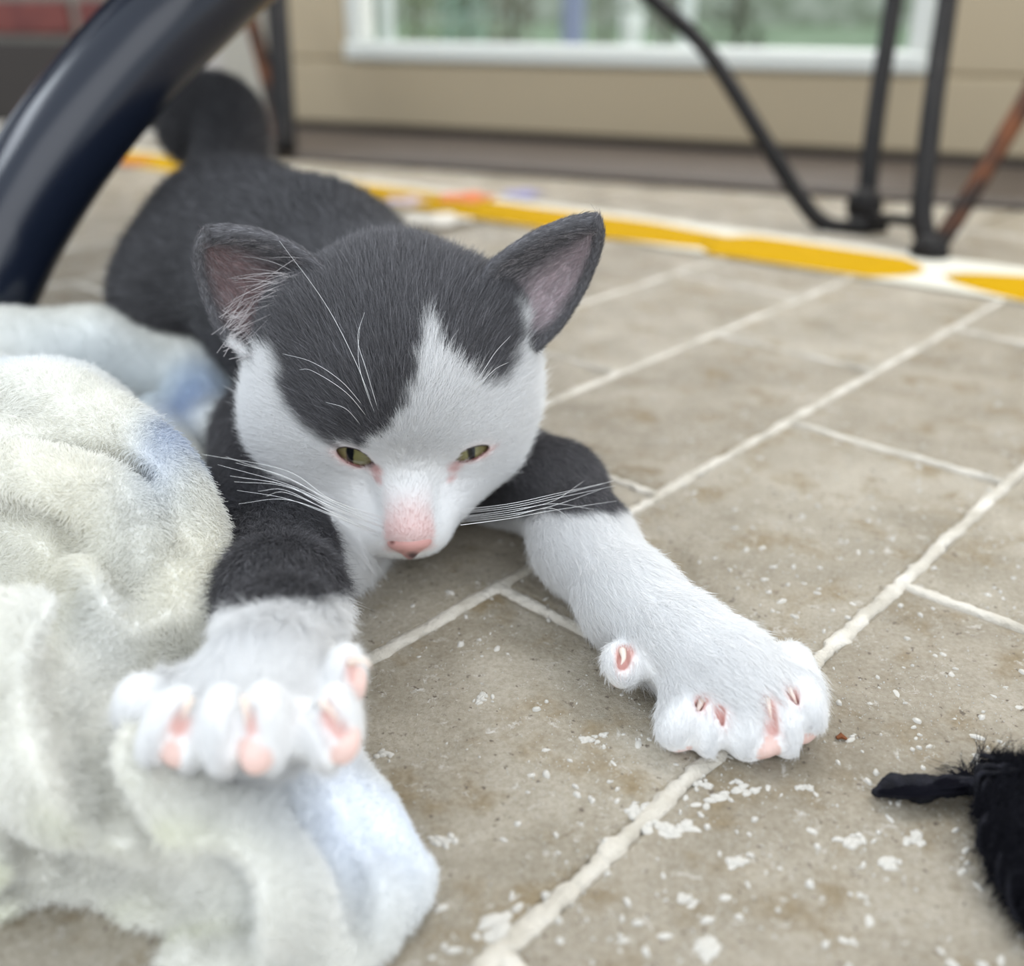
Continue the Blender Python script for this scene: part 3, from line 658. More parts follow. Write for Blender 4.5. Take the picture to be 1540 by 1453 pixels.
# head
hc_ = dict(lab='head')
e_(Hd(0, -.5, .55), (.0330, .0355, .0290), HM, k=.010, **hc_)
e_(Hd(0, 1.1, .65), (.0245, .0185, .0185), HM, k=.012, **hc_)
for sx in (-1, 1):
    e_(Hd(sx*2.3+(-.45 if sx < 0 else -.10), .55, -1.05), (.0175, .0200, .0185), HM, k=.012, **hc_)
    e_(Hd(sx*2.15, -.5, 1.75), (.0135, .0130, .0125), HM, k=.010, **hc_)
    e_(Hd(sx*2.45+(-.15 if sx < 0 else 0), .0, .3), (.0130, .0170, .0150), HM, k=.012, **hc_)
    e_(Hd(sx*1.45, 1.75, -.1), (.0120, .0095, .0100), HM, k=.009, **hc_)
    c_(Hd(sx*1.9, 1.5, -2.05), Hd(sx*.60, 3.55, -2.85), .0142 if sx < 0 else .0135, .0072, k=.010, **hc_)
    e_(Hd(sx*.50, 3.80, -2.85), (.0062, .0060, .0058), HM, k=.005, **hc_)
c_(Hd(0, 1.9, -.30), Hd(0, 4.10, -2.05), .0100, .0066, k=.007, **hc_)
e_(Hd(0, 3.5, -3.2), (.0080, .0075, .0055), HM, k=.006, **hc_)
c_(Hd(0, -.8, -1.6), Pb(-.042, .335, .045), .024, .030, k=.014, lab='body')
# forelegs (kitten's right = nearer bent paw ; kitten's left = outstretched)
A1 = [(P(415, 660, .350), .020), (P(402, 750, .325), .0165), (P(410, 840, .282), .0150), (P(422, 905, .245), .0130), (P(425, 965, .222), .0114), (P(405, 1020, .205), .0118)]
A2 = [(P(725, 700, .355), .020), (P(836, 738, .325), .0138), (P(876, 815, .300), .0130), (P(950, 905, .278), .0120), (P(1020, 965, .262), .0112), (P(1090, 1010, .252), .0112)]
for A, lb in ((A1, 'armA'), (A2, 'armB')):
    for i in range(len(A)-1): c_(A[i][0], A[i+1][0], A[i][1], A[i+1][1], k=.008, lab=lb)
px2m = lambda d: d/FPX
def toe(px, py, d, rx, ry, rz, rot=0., k=.0028, lab='toe'):
    s = d/FPX; r_ = math.radians(rot); X_ = np.array([1, 0, 0]); Y_ = np.array([0, st, ct]); Z_ = np.array([0, -ct, st])   # screen axes
    a = X_*math.cos(r_)+Y_*math.sin(r_); b = -X_*math.sin(r_)+Y_*math.cos(r_)
    e_(P(px, py, d), (rx*s, ry*s, rz*s), np.array([a, b, Z_]), k=k, lab=lab)
# near paw palm + toes (splayed)
dp = .190
c_(P(405, 1020, .205), P(380, 1075, .197), .0118, .0125, k=.006, lab='armA')
c_(P(300, 1075, .199), P(480, 1075, .199), .0068, .0068, k=.006, lab='armA')
toe(222, 1062, .200, 34, 46, 50, 30, lab='toe'); c_(P(222, 1062, .202), P(310, 1060, .206), .0045, .008, k=.005, lab='armA')
toe(252, 1090, .1865, 30, 62, 48, -28); toe(296, 1110, .1865, 30, 50, 44, -20)
toe(338, 1096, .182, 33, 66, 52, 2); toe(404, 1092, .183, 34, 66, 52, 6)
toe(455, 1098, .190, 24, 44, 44, 14); toe(478, 1110, .188, 26, 54, 44, 24); toe(513, 1082, .188, 27, 54, 44, 12)
toe(520, 1012, .199, 27, 44, 34, -6, k=.004)
PADS = [(266, 1128, .1835, 22, 26, -20), (385, 1136, .1785, 25, 30, 0), (521, 1122, .1850, 20, 30, -20), (1022, 1110, .2440, 24, 20, 30), (1147, 1121, .2400, 27, 19, 10), (1211, 1100, .2425, 16, 20, -25), (540, 1030, .1965, 12, 26, -6), (925, 1015, .258, 10, 20, 20)]
SLITS = [(290, 1045, 268, 1095, .1815, 7.5), (364, 1042, 372, 1098, .1765, 8), (480, 1056, 516, 1104, .1835, 7), (443, 1082, 447, 1098, .186, 5), (533, 995, 536, 1022, .1945, 7),
         (1056, 1052, 1036, 1090, .2415, 5.5), (1152, 1048, 1162, 1098, .2375, 5.5), (1184, 1032, 1204, 1072, .2405, 5), (1083, 1068, 1085, 1088, .2400, 5), (940, 980, 936, 1000, .2545, 8)]
# outstretched paw
c_(P(1090, 1010, .252), P(1120, 1050, .2475), .0112, .0105, k=.006, lab='armB')
c_(P(1040, 1060, .2490), P(1190, 1035, .2510), .0072, .0068, k=.006, lab='armB')
toe(1022, 1085, .2450, 30, 46, 46, -28); toe(1064, 1098, .2440, 24, 46, 42, -10)
toe(1118, 1098, .2425, 33, 50, 46, 4); toe(1176, 1090, .2425, 27, 52, 46, 6)
toe(1212, 1062, .2440, 25, 42, 44, 14); toe(1188, 995, .2550, 30, 28, 34, -20, k=.005)
toe(936, 1000, .2585, 29, 36, 34, 20, k=.004)
for (x, y, d, rx, ry, ro) in PADS: toe(x, y, d, rx, ry, rx, ro, k=.0014, lab='pad')
for (x0, y0, x1, y1, d, r) in SLITS: K.append(Cone(P(x0, y0, d-.0003), P(x1, y1, d-.0003), r*1.25*d/FPX, r*1.0*d/FPX, .0012, 'slit', True))
for gx in ([(574, 716), (582, 745), (588, 785)], [(677, 710), (670, 742), (664, 780)]):
    q = [P(x, y, d_) for (x, y), d_ in zip(gx, (.2585, .2560, .2515))]
    for a, b in zip(q[:-1], q[1:]): K.append(Cone(a, b, .0012, .0012, .006, 'plane', True))
# eye openings
def solid(prims, p):
    f = 1.
    for q in prims:
        if q.sub: continue
        d = float(q.dist(p[0], p[1], p[2])); hh = max(q.k-abs(f-d), 0)/q.k; f = min(f, d)-hh*hh*q.k/4
    return f
def surf(prims, px, py, d0=.12, d1=.6, n=800):
    prev = None
    for i in range(n):
        d = d0+(d1-d0)*i/n; p = P(px, py, d)
        if solid(prims, p) < 0: return d
    return None
ER = .0098
def eye_c(px, py, sx):
    hp = [k for k in K if k.lab == 'head']; d = surf(hp, px, py, .20, .34, 1500); p = P(px, py, d); e = .004
    n = np.array([solid(hp, p+a)-solid(hp, p-a) for a in np.eye(3)*e]); n /= np.linalg.norm(n)
    v = np.array([0, 0, HC])-p; v /= np.linalg.norm(v); t = v-n*(n@v); t /= np.linalg.norm(t); return p-n*(ER+.0002)-t*ER*.42
EYE = {'L': dict(c=eye_c(537, 689, -1), poly=[(503, 674), (520, 671), (540, 676), (556, 687), (569, 703), (556, 703), (538, 701), (520, 694), (509, 685)]),
       'R': dict(c=eye_c(708, 686, 1), poly=[(737, 669), (722, 669), (703, 674), (689, 683), (680, 697), (692, 695), (708, 693), (724, 685), (734, 676)])}
ER = .0092
def ray_sphere(px, py, c, r):
    o = np.array([0, 0, HC]); dv = P(px, py, 1.)-o; L = np.linalg.norm(dv); dv = dv/L; oc = o-c; b = oc@dv; q = b*b-(oc@oc-r*r); q = max(q, 0); return o+dv*(-b-math.sqrt(q))
for s_, E_ in EYE.items():
    c0 = E_['c']
    K.append(Ell(c0, (ER-.0001,)*3, k=.0006, lab='socket', sub=True))
    poly = np.array(E_['poly'], float); pc = poly.mean(0); front = ray_sphere(pc[0], pc[1], c0, ER)
    def fn(X, Y, Z, poly=poly, c0=c0):
        Xb, Yb, Zb = np.broadcast_arrays(X, Y, Z); pp = np.stack([Xb, Yb, Zb], -1); u, v, d = proj(pp); pd = (polydist(u, v, poly)-0.)*d/FPX
        return np.maximum(pd, np.sqrt((Xb-c0[0])**2+(Yb-c0[1])**2+(Zb-c0[2])**2)-ER-.010)
    K.append(Fn(front-.014, front+.014, fn, .0010, 'lid', True))
# ears: thin cupped sheets
def ear(M, L, cup, n=46):
    M = catmull([P(*q) for q in M], 12); L = catmull([P(*q) for q in L], 12)
    Mi = lambda A, u: np.array([np.interp(u*(len(A)-1), np.arange(len(A)), A[:, i]) for i in range(3)])
    out = []
    for i in range(n):
        u = i/(n-1); a, b = Mi(M, u), Mi(L, u); w_ = np.linalg.norm(a-b); back = P(0, 0, 1.)*0+np.array([0, .95, -.1])
        for j in range(n):
            v = -1+2*j/(n-1); c = .5*(a+b)+back*cup*w_*(1.-.35*u); wt = 1-v*v
            p = .5*(a*(1-v)+b*(1+v))*1.; p = p+(c-.5*(a+b))*wt
            out.append((p, .00105+.00045*wt*(1-u)))
    return out
EARL = ear([(512, 498, .283), (506, 440, .279), (465, 388, .277), (405, 357, .276), (350, 348, .2755), (322, 352, .2755)], [(372, 532, .284), (334, 498, .286), (312, 450, .285), (300, 400, .281), (302, 370, .278), (316, 354, .2755)], .42)
EARR = ear([(722, 482, .283), (732, 410, .279), (790, 363, .277), (840, 341, .276), (876, 332, .2755), (892, 334, .2755)], [(806, 522, .288), (842, 486, .291), (872, 438, .290), (892, 390, .284), (899, 355, .279), (895, 338, .2755)], .38)
t_ = __import__('time').time()
h = .00085
fK, lo, h = field(K, h, extra=EARL+EARR)
fK[:, :, :max(0, int(round((.0012-lo[2])/h)))] = .02
VK, FK = nets(fK, lo, h, 3)
del fK
print('kitten verts', len(VK), 'time', __import__('time').time()-t_)
me = npmesh('kitten_body', VK, FK); NK = vnormals(me)
# --- regions
labs = {}
for p in K:
    if p.sub: continue
    lb = p.lab; x, y, z = VK.T
    d = p.dist(x, y, z) if not isinstance(p, Fn) else None
    labs[lb] = np.minimum(labs.get(lb, 1.), d)
earpts = np.array([p for p, r in EARL+EARR]); earid = np.array([0]*len(EARL)+[1]*len(EARR))
from mathutils import kdtree
kd = kdtree.KDTree(len(earpts))
for i, p in enumerate(earpts): kd.insert(p, i)
kd.balance()
dear = np.full(len(VK), 1.); near = np.where((VK[:, 1] < .36) & (VK[:, 2] > .05))[0]; eside = np.zeros(len(VK), int); eix = np.zeros(len(VK), int)
for i in near:
    _, j, dd_ = kd.find(VK[i]); dear[i] = dd_; eside[i] = earid[j]; eix[i] = j
dear -= .0014
pk, qk, dk = proj(VK)
names = ['body', 'head', 'chest', 'armA', 'armB', 'toe', 'pad']; D = np.stack([labs[n] for n in names]+[dear+.0006], 1); reg = D.argmin(1)
is_ = lambda n: reg == (names.index(n) if n != 'ear' else 7)
hl = (VK-H0)@HM.T*100    # head-local cm
GREY = Lc(99, 98, 101); WHITE = Lc(240, 240, 240); PINK = Lc(228, 194, 184); DPINK = Lc(214, 170, 162)
jit = 7*vnoise(VK, 900)
greyL = [(660, 460), (642, 476), (640, 500), (630, 545), (622, 590), (603, 622), (592, 650), (560, 663), (548, 672), (522, 667), (500, 670), (476, 655), (452, 630), (438, 600), (432, 560), (424, 535), (395, 533), (385, 560), (345, 470), (250, 500), (250, 100), (660, 100)]
greyR = [(640, 472), (652, 500), (660, 535), (680, 555), (705, 578), (730, 590), (748, 585), (760, 560), (778, 520), (770, 470), (830, 510), (980, 510), (980, 100), (640, 100)]
pd_ = np.minimum(polydist(pk+jit, qk+jit, greyL), polydist(pk+jit, qk+jit, greyR))   # coat boundary
wh = np.clip(.5+pd_/12, 0, 1)
wh = np.where((hl[:, 1] < -1.2) & (qk < 520), 0, wh)
whiteness = np.zeros(len(VK)); whiteness[is_('head')] = wh[is_('head')]
whiteness[is_('chest')] = 1
# white socks: boundary across the forearm
bA = (qk-(905+14*vnoise(VK, 300)-.10*(pk-340)))/10; whiteness = np.where(is_('armA'), np.clip(bA, 0, 1), whiteness)
bB = (qk-(764+8*vnoise(VK, 300)-.06*(pk-850)))/8; whiteness = np.where(is_('armB'), np.clip(bB, 0, 1), whiteness)
whiteness = np.where(is_('toe') | is_('pad'), 1, whiteness)
under = is_('body') & (VK[:, 1] < .36) & (VK[:, 2] < .030); whiteness = np.where(under, 1, whiteness)
# ears: outside grey, inside pinkish with grey rim
earm = is_('ear') | (dear < .0012) & is_('head') & (hl[:, 2] > 2.2)
ej = np.arange(len(EARL)) % 46; vv = np.abs(-1+2*(eix % len(EARL) % 46)/45.); uu = (eix % len(EARL)//46)/45.
tocam = np.array([0, 0, HC])-VK; tocam /= np.linalg.norm(tocam, axis=1)[:, None]
sidev = np.where(eside == 0, -1., 1.)
inward = (NK*np.array([0, -.95, .1])).sum(1)+.3*NK[:, 0]*sidev
inner = earm & (inward > .05) & (vv < .97)
vs_ = -1+2*(eix % len(EARL) % 46)/45.
fade = np.clip((uu-.0)/.12, 0, 1)*np.clip((vs_+.55)/.7, 0, 1)*np.clip((.99-vs_)/.2, 0, 1)*np.clip((1.0-uu)/.2, 0, 1)
COL = GREY*(1-whiteness[:, None])+WHITE*whiteness[:, None]; COL = np.where((is_('body') & (whiteness < .5))[:, None], COL*.72, COL)  # grey torso darkened: shade on the back put into the coat colour
EARIN = np.where((eside == 0)[:, None], Lc(150, 130, 130), Lc(186, 172, 176))
COL = np.where(earm[:, None], GREY*1.15, COL); lowear = earm & (eside == 0) & (vs_ > .2) & (uu < .13); COL = np.where(lowear[:, None], WHITE*.9, COL); COL = np.where(inner[:, None], GREY*(1-fade[:, None])+EARIN*fade[:, None], COL)
# skin pinks: nose bridge, eye rims, pads, slits
fur = np.ones(len(VK))
def wash(w_, c): global COL; COL = COL*(1-w_[:, None])+c*w_[:, None]
headm = is_('head')
wash(headm*np.clip((.78-np.abs(hl[:, 0]))/.16, 0, 1)*np.clip((hl[:, 1]-3.45)/.8, 0, 1)*np.clip((-.6-hl[:, 2])/.4, 0, 1)*np.clip((hl[:, 2]+2.9)/.3, 0, 1)*.55, Lc(238, 216, 214))
wash(headm*np.clip((.78-np.abs(hl[:, 0]))/.16, 0, 1)*np.clip((hl[:, 1]-3.9)/.5, 0, 1)*np.clip((hl[:, 2]+2.9)/.3, 0, 1)*.5, Lc(230, 190, 186))
dl = polydist(pk, qk, EYE['L']['poly']); dr = polydist(pk, qk, EYE['R']['poly']); de = np.minimum(dl, dr)
below = np.clip((qk-np.where(pk < 620, 676+.36*(pk-503), 697-.5*(pk-680)))/6, .12, 1)
wash(headm*np.clip(1-de/7, 0, 1)*.9*below, Lc(214, 160, 154))
for (x, y, rr) in ((569, 712, 9), (678, 705, 9), (571, 725, 6), (676, 722, 6)): wash(headm*np.clip(1.3-np.hypot(pk-x, qk-y)/rr, 0, 1)*.6, Lc(214, 150, 144))
padm = is_('pad'); wash(padm*.95, PINK)
sl_d = np.full(len(VK), 9.)
for (x0, y0, x1, y1, d, r) in SLITS:
    c1 = Cone(P(x0, y0, d), P(x1, y1, d), r*d/FPX, r*.7*d/FPX); sl_d = np.minimum(sl_d, c1.dist(*VK.T))
wash(np.clip(1.5-sl_d/.0011, 0, 1)*(is_('toe') | is_('armA') | is_('armB')), DPINK)
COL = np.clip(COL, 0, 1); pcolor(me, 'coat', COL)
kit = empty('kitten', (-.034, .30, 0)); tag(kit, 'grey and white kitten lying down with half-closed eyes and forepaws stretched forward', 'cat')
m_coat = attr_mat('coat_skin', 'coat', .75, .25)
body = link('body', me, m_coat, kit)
# --- groom
armdir = lambda A: (A[-1][0]-A[1][0])/np.linalg.norm(A[-1][0]-A[1][0])
nose = Hd(0, 4.6, -2.4)
fl_head = VK-nose; fl_head /= np.linalg.norm(fl_head, axis=1)[:, None]; side = hl[:, 0:1]*Rv*.10
fl_head = fl_head+side+np.array([0, .15, 0])
fl_body = np.tile(np.array([-.45, .85, -.2]), (len(VK), 1))
FL = fl_body.copy(); FL[headm] = fl_head[headm]
FL[is_('chest')] = (.3, .2, -.9)
for A, nme in ((A1, 'armA'), (A2, 'armB')):
    q = np.array([a[0] for a in A]); seg = q[1:]-q[:-1]; seg /= np.linalg.norm(seg, axis=1)[:, None]; mid = .5*(q[1:]+q[:-1])
    m_ = is_(nme); dd2 = np.linalg.norm(VK[m_][:, None]-mid[None], axis=2); ww = np.exp(-dd2/.015); FL[m_] = (ww[..., None]*seg[None]).sum(1)/ww.sum(1)[:, None]
FL[is_('toe') | padm] = (0, -.7, -.1)
FL[is_('armA') & (VK[:, 0] < -.085) ] += np.array([-.25, 0, 0])
tipv = np.where((eside == 0)[:, None], P(318, 350, .2755), P(893, 332, .2755))
ed = tipv-VK; ed /= np.linalg.norm(ed, axis=1)[:, None]+1e-9; FL[earm] = ed[earm]
# inner ear hair sweeps from the front edge across the cup
FL[inner] = (np.where((eside == 0)[:, None], P(350, 400, .27)-P(480, 450, .28), P(850, 380, .27)-P(740, 470, .28))/.04+.6*ed)[inner]
FL /= np.linalg.norm(FL, axis=1)[:, None]+1e-9
# length and density
LEN_ = np.full(len(VK), .0062); LEN_[headm] = .0040
LEN_[headm] *= np.clip(np.linalg.norm((hl-np.array([0, 4.4, -2.0])), axis=1)[headm]/4.2, .28, 1.15)
LEN_ = np.where(headm, np.minimum(LEN_, .0010+.00022*np.maximum(de, 0)), LEN_)
LEN_[is_('armA')] = .0052; LEN_[is_('armB')] = .0036; LEN_[is_('toe')] = .0022; LEN_[earm] = .0018; LEN_[inner] = .0030
LEN_ = np.where(is_('armA') & (qk > 940), .0034, LEN_)
den = np.full(len(VK), 3.0e6); den[headm] = 1.9e7; den[is_('armA')] = 1.0e7; den[is_('armB')] = 1.0e7; den[is_('toe')] = 1.0e7; den[earm] = 1.5e7; den[inner] = 8e6; den[is_('chest')] = 5e6
den = np.where((VK[:, 1] > .40), 1.6e6, den)
den = np.where(padm | (labs['pad'] < .0012), 0, den); den = np.where(sl_d < .0013, 0, den)
den = np.where(headm & (de < np.where(below > .5, 3.0, .8)), 0, den)
den *= np.where((NK*tocam).sum(1) < -.45, .12, 1); den = np.where(VK[:, 2] < .0025, 0, den)
nd = np.linalg.norm((hl-np.array([0, 4.50, -2.45]))/np.array([.74, .5, .52]), axis=1); den = np.where(headm & (nd < 1.), 0, den)
fi, W = sample_faces(VK, FK, den)
print('fur strands', len(fi))
g = lambda A: (A[FK[fi]]*W[..., None]).sum(1)
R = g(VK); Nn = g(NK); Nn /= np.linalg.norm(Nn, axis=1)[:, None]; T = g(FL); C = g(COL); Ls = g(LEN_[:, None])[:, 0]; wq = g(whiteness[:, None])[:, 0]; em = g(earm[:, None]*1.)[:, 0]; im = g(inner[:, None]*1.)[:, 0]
T -= Nn*(T*Nn).sum(1)[:, None]; T /= np.linalg.norm(T, axis=1)[:, None]+1e-9
hm = g(headm[:, None]*1.)[:, 0]
cl = np.stack([vnoise(R, 1500), vnoise(R+.3, 1500), vnoise(R+.7, 1500)], 1)
rn = rng.normal(size=R.shape)
short = np.clip((.0045-Ls)/.003, 0, 1)[:, None]
d0_ = Nn*(.42-.24*short)+T*.85+rn*.13+cl*.10*(1-.7*short); d1_ = Nn*(.10-.07*short)+T*1.0+rn*.20*(1-.4*short)+cl*.16*(1-.7*short)+np.array([0, 0, -.10])
Ls = Ls*(.55+.7*rng.random(len(Ls)))
lum = np.exp(.20*rng.normal(size=len(C))); tip_l = rng.random(len(C)) < .16
C = C*np.where(wq > .5, 1+.03*(lum-1)*3, lum)[:, None]; C = np.where((tip_l & (wq < .5))[:, None], C*2.1, C)
C = np.where((im > .5)[:, None], np.where((rng.random(len(C)) < .22)[:, None], Lc(190, 184, 186), C), C)
C = np.clip(C, 0, 1)
rad = np.where(wq > .5, .000055, .000048)*np.where(R[:, 1] > .38, 2.4, 1.)
m_fur = attr_mat('fur', 'fur_color', .55, .35, .30)
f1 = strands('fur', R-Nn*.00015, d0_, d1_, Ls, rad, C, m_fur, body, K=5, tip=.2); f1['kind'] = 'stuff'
# sparse long guard hairs in the near ear
# --- eyes
m_iris = mat('iris', srgb(132, 128, 84), .08, .6, Coat_Weight=1., Coat_Roughness=.03)
def eyemat(c0, look):
    m = mat('eyeball', srgb(120, 116, 80), .1, .6, Coat_Weight=1., Coat_Roughness=.02); nt = m.node_tree; b = nt.nodes['Principled BSDF']; a = nt.nodes.new('ShaderNodeAttribute'); a.attribute_name = 'iris_color'; nt.links.new(a.outputs['Color'], b.inputs['Base Color']); return m
m_rim = mat('eyelid_rim', srgb(126, 82, 78), .35, .5); m_dark = mat('lash_line', srgb(58, 44, 44), .4, .5)
m_nose = attr_mat('nose_leather', 'skin', .42, .5)
for s_, E_ in EYE.items():
    c0 = E_['c']; pp = ray_sphere(*((526, 680) if s_ == 'L' else (709, 678)), c0, ER); ax = (pp-c0)/np.linalg.norm(pp-c0)
    n = 56; V = []; up = Uv-ax*(Uv@ax); up /= np.linalg.norm(up); rt = np.cross(up, ax); CI = []
    for i in range(n+1):
        a = PI*i/n*.75
        for j in range(48):
            b_ = 2*PI*j/48; dv = ax*math.cos(a)+(up*math.sin(b_)+rt*math.cos(b_))*math.sin(a); V.append(c0+dv*(ER-.00015))
            lx, ly = math.sin(a)*math.cos(b_), math.sin(a)*math.sin(b_)
            pupil = (abs(lx) < .125*math.sqrt(max(0, 1-(ly/.62)**2)) if abs(ly) < .62 else False)
            rr = math.sin(a) if a < PI/2 else 1
            if pupil: CI.append(Lc(12, 14, 18))
            elif rr < .74: CI.append(Lc(128, 124, 82)*(.75+.25*math.cos(b_*23)*.3+.25*(1-rr)))
            elif rr < .80: CI.append(Lc(50, 44, 36))
            else: CI.append(Lc(176, 168, 160))
    F = [(i*48+j, i*48+(j+1) % 48, (i+1)*48+(j+1) % 48, (i+1)*48+j) for i in range(n) for j in range(48)]
    em_ = npmesh('eye', V, [f[::-1] for f in F]); pcolor(em_, 'iris_color', np.array(CI)); eo = link('eye', em_, eyemat(c0, ax), kit)
    pl = np.array(E_['poly'], float); pl = np.vstack([pl, pl[:1]]); rim = catmull(pl, 5); rp = [ray_sphere(x, y, c0, ER+.0002) for x, y in rim]
    tube('eyelid', rp, .00034, m_rim, kit, 8)
    up_ = rim[:21]; tube('eyelid', [ray_sphere(x, y+.8, c0, ER+.00035) for x, y in up_], .00030, m_dark, kit, 8)
# --- nose leather
NP = []
NP.append(Ell(Hd(0, 4.53, -2.20), (.0050, .0032, .0036), HM, k=.002))
for sx in (-1, 1):
    NP.append(Ell(Hd(sx*.36, 4.40, -2.36), (.0032, .0030, .0028), HM, k=.002)); NP.append(Cone(Hd(sx*.38, 4.50, -2.48), Hd(0, 4.58, -2.84), .0016, .0016, .0015))
NP.append(Cone(Hd(0, 4.6, -2.5), Hd(0, 4.45, -2.95), .0018, .0010, .0016))
for sx in (-1, 1): NP.append(Cone(Hd(sx*.52, 4.60, -2.50), Hd(sx*.32, 4.84, -2.64), .0007, .0007, .0005, sub=True))
fN, l2, h2 = field(NP, .00035, .002); VN, FN = nets(fN, l2, h2, 3); nm = npmesh('nose', VN, FN)
x_, y_, _ = proj(VN); CN = np.tile(Lc(226, 172, 166), (len(VN), 1)); sp = np.clip(1.4-np.hypot((x_-622)/12, (y_-836)/6), 0, 1)[:, None]; CN = CN*(1-sp)+Lc(84, 62, 62)*sp
sp = np.clip(1.2-np.hypot((x_-590)/5, (y_-815)/5), 0, 1)[:, None]; CN = CN*(1-sp)+Lc(130, 82, 78)*sp; pcolor(nm, 'skin', CN); link('nose', nm, m_nose, kit)
# --- claws
m_claw = mat('claw', srgb(232, 206, 190), .25, .5, Subsurface_Weight=.2)
def claw(pts, r): tube('claw', catmull(pts, 5), np.linspace(r, r*.15, (len(pts)-1)*5+1), m_claw, kit, 8)
claw([P(526, 996, .195), P(540, 992, .192), P(552, 996, .191), P(558, 1006, .1905)], .0009)
claw([P(368, 1048, .1775), P(369, 1070, .1763), P(371, 1092, .176)], .0009)
claw([P(484, 1056, .1842), P(498, 1070, .1828), P(508, 1086, .182)], .0009)
claw([P(286, 1050, .182), P(280, 1068, .1808), P(272, 1082, .1805)], .0009)
claw([P(1056, 1052, .2420), P(1050, 1066, .2405), P(1043, 1078, .240)], .0009)
claw([P(1153, 1050, .2380), P(1157, 1066, .2365), P(1160, 1082, .236)], .0009)
claw([P(1186, 1036, .2410), P(1193, 1048, .2395), P(1198, 1058, .239)], .0008)
claw([P(936, 978, .2555), P(938, 990, .253), P(934, 1000, .252)], .0011)
# --- whiskers
m_wh = mat('whisker', srgb(236, 236, 236), .35, .5)
hpr = [k for k in K if k.lab == 'head']
def whisker(p, r=.00009):
    x0, y0, _ = proj(p[0]); d0w = surf(hpr, float(x0), float(y0), .22, .32, 400)
    if d0w: p = [P(float(x0), float(y0), d0w+.0012)]+list(p[1:])
    if True: p = list(p)
    q = catmull(p, 8); o = tube('whisker', q, np.linspace(r, r*.3, len(q)), m_wh, kit, 5)
for i in range(11):
    t = i/10; a = P(585-18*t+3*rng.normal(), 782+28*t+3*rng.normal(), .262); dz = .004*rng.normal()
    ex, ey = 335+75*t*rng.random()+14*rng.normal(), 680+80*t+12*rng.normal()
    whisker([a, P(505+4*rng.normal(), 752+25*t, .262-.006), P(430, 712+38*t+4*rng.normal(), .262-.010+dz), P(ex, ey, .262-.013+dz*2)])
for i in range(8):
    t = i/7; a = P(692+3*rng.normal(), 766+22*t+2*rng.normal(), .264); ey = 725+85*t*rng.random()+10*rng.normal()
    whisker([a, P(765, 758+22*t, .268), P(830, 744+30*t*.8, .274), P(895+20*rng.normal(), ey, .285)])
for pts in ([(565, 622, .262), (535, 545, .258), (488, 455, .258), (420, 362, .262)], [(572, 628, .262), (552, 560, .257), (538, 510, .257), (548, 470, .258)], [(566, 628, .262), (548, 580, .258), (539, 540, .256), (541, 492, .256)],
            [(552, 618, .263), (515, 575, .258), (470, 545, .258), (425, 532, .262)], [(556, 632, .263), (520, 590, .259), (470, 558, .259), (450, 556, .262)],
            [(700, 592, .264), (722, 565, .262), (745, 530, .262), (768, 505, .264)], [(704, 600, .264), (725, 575, .262), (745, 555, .262), (765, 545, .264)], [(545, 642, .263), (520, 615, .260), (490, 605, .261)]):
    whisker([P(*q) for q in pts], .000075)
# long pale hairs in the near ear
m_eh = mat('ear_hair', srgb(196, 190, 190), .5, .3)
rr0 = []
for i in range(38):
    a = np.array([455+rng.normal()*18, 425+rng.normal()*22]); b = a+np.array([-70-25*rng.random(), 20+22*rng.normal()]); mid_ = .5*(a+b)+np.array([5, -8])
    rr0.append((P(a[0], a[1], .279), P(mid_[0], mid_[1], .274), P(b[0], b[1], .277)))
for i in range(60):
    a = np.array([345+rng.normal()*10, 500+rng.normal()*20]); b = a+np.array([22+14*rng.random(), -16+14*rng.normal()]); rr0.append((P(a[0], a[1], .284), P(*(.5*(a+b)), .279), P(b[0], b[1], .280)))
R0 = np.array([q[0] for q in rr0]); dA = np.array([(q[1]-q[0])*2 for q in rr0]); dB = np.array([(q[2]-q[1])*2 for q in rr0]); LL = np.full(len(R0), .74)
f2 = strands('ear_tuft', R0, dA, dB, LL, .00007, np.tile(Lc(214, 208, 208), (len(R0), 1)), m_fur, body, K=7); f2['kind'] = 'stuff'

# ================================================================== YARN TOY
m_yarn = mat('black_yarn', srgb(26, 26, 32), .85, .2); noise_col(m_yarn, srgb(16, 16, 20), srgb(38, 38, 46), 300, 5, .3, .7, .001, 1800)
yt = empty('yarn_toy', Zp(1520, 1300)); tag(yt, 'black frayed yarn cat toy with a knotted tassel at the right edge of the floor', 'toy')
zz = lambda px, py, z: Zp(px, py, z)
TY = chain([(zz(1318, 1192, .0018), .0012), (zz(1345, 1182, .0028), .0024), (zz(1385, 1186, .0030), .0029), (zz(1430, 1182, .0034), .0021), (zz(1490, 1182, .005), .0022)], .002)
ft, l3, h3 = field(TY, .0005, .002); V, F = nets(ft, l3, h3, 2); V = V+vnormals(npmesh('t', V, F))*(.00025*vnoise(V, 2600))[:, None]; tas = link('tassel', npmesh('tassel', V, F), m_yarn, yt)
BO = [Ell(zz(1505, 1172, .005), (.0046, .0040, .0042), k=.002), Ell(zz(1518, 1212, .006), (.0060, .0050, .0052), k=.002), Ell(zz(1556, 1185, .007), (.0065, .005, .006), k=.002)]
BO += chain([(zz(1524, 1235, .006), .0052), (zz(1540, 1275, .007), .0062), (zz(1556, 1320, .006), .0060), (zz(1580, 1365, .005), .0050), (zz(1610, 1400, .004), .004)], .002)
BO += chain([(zz(1580, 1195, .008), .006), (zz(1610, 1260, .008), .007), (zz(1620, 1340, .007), .006)], .003)
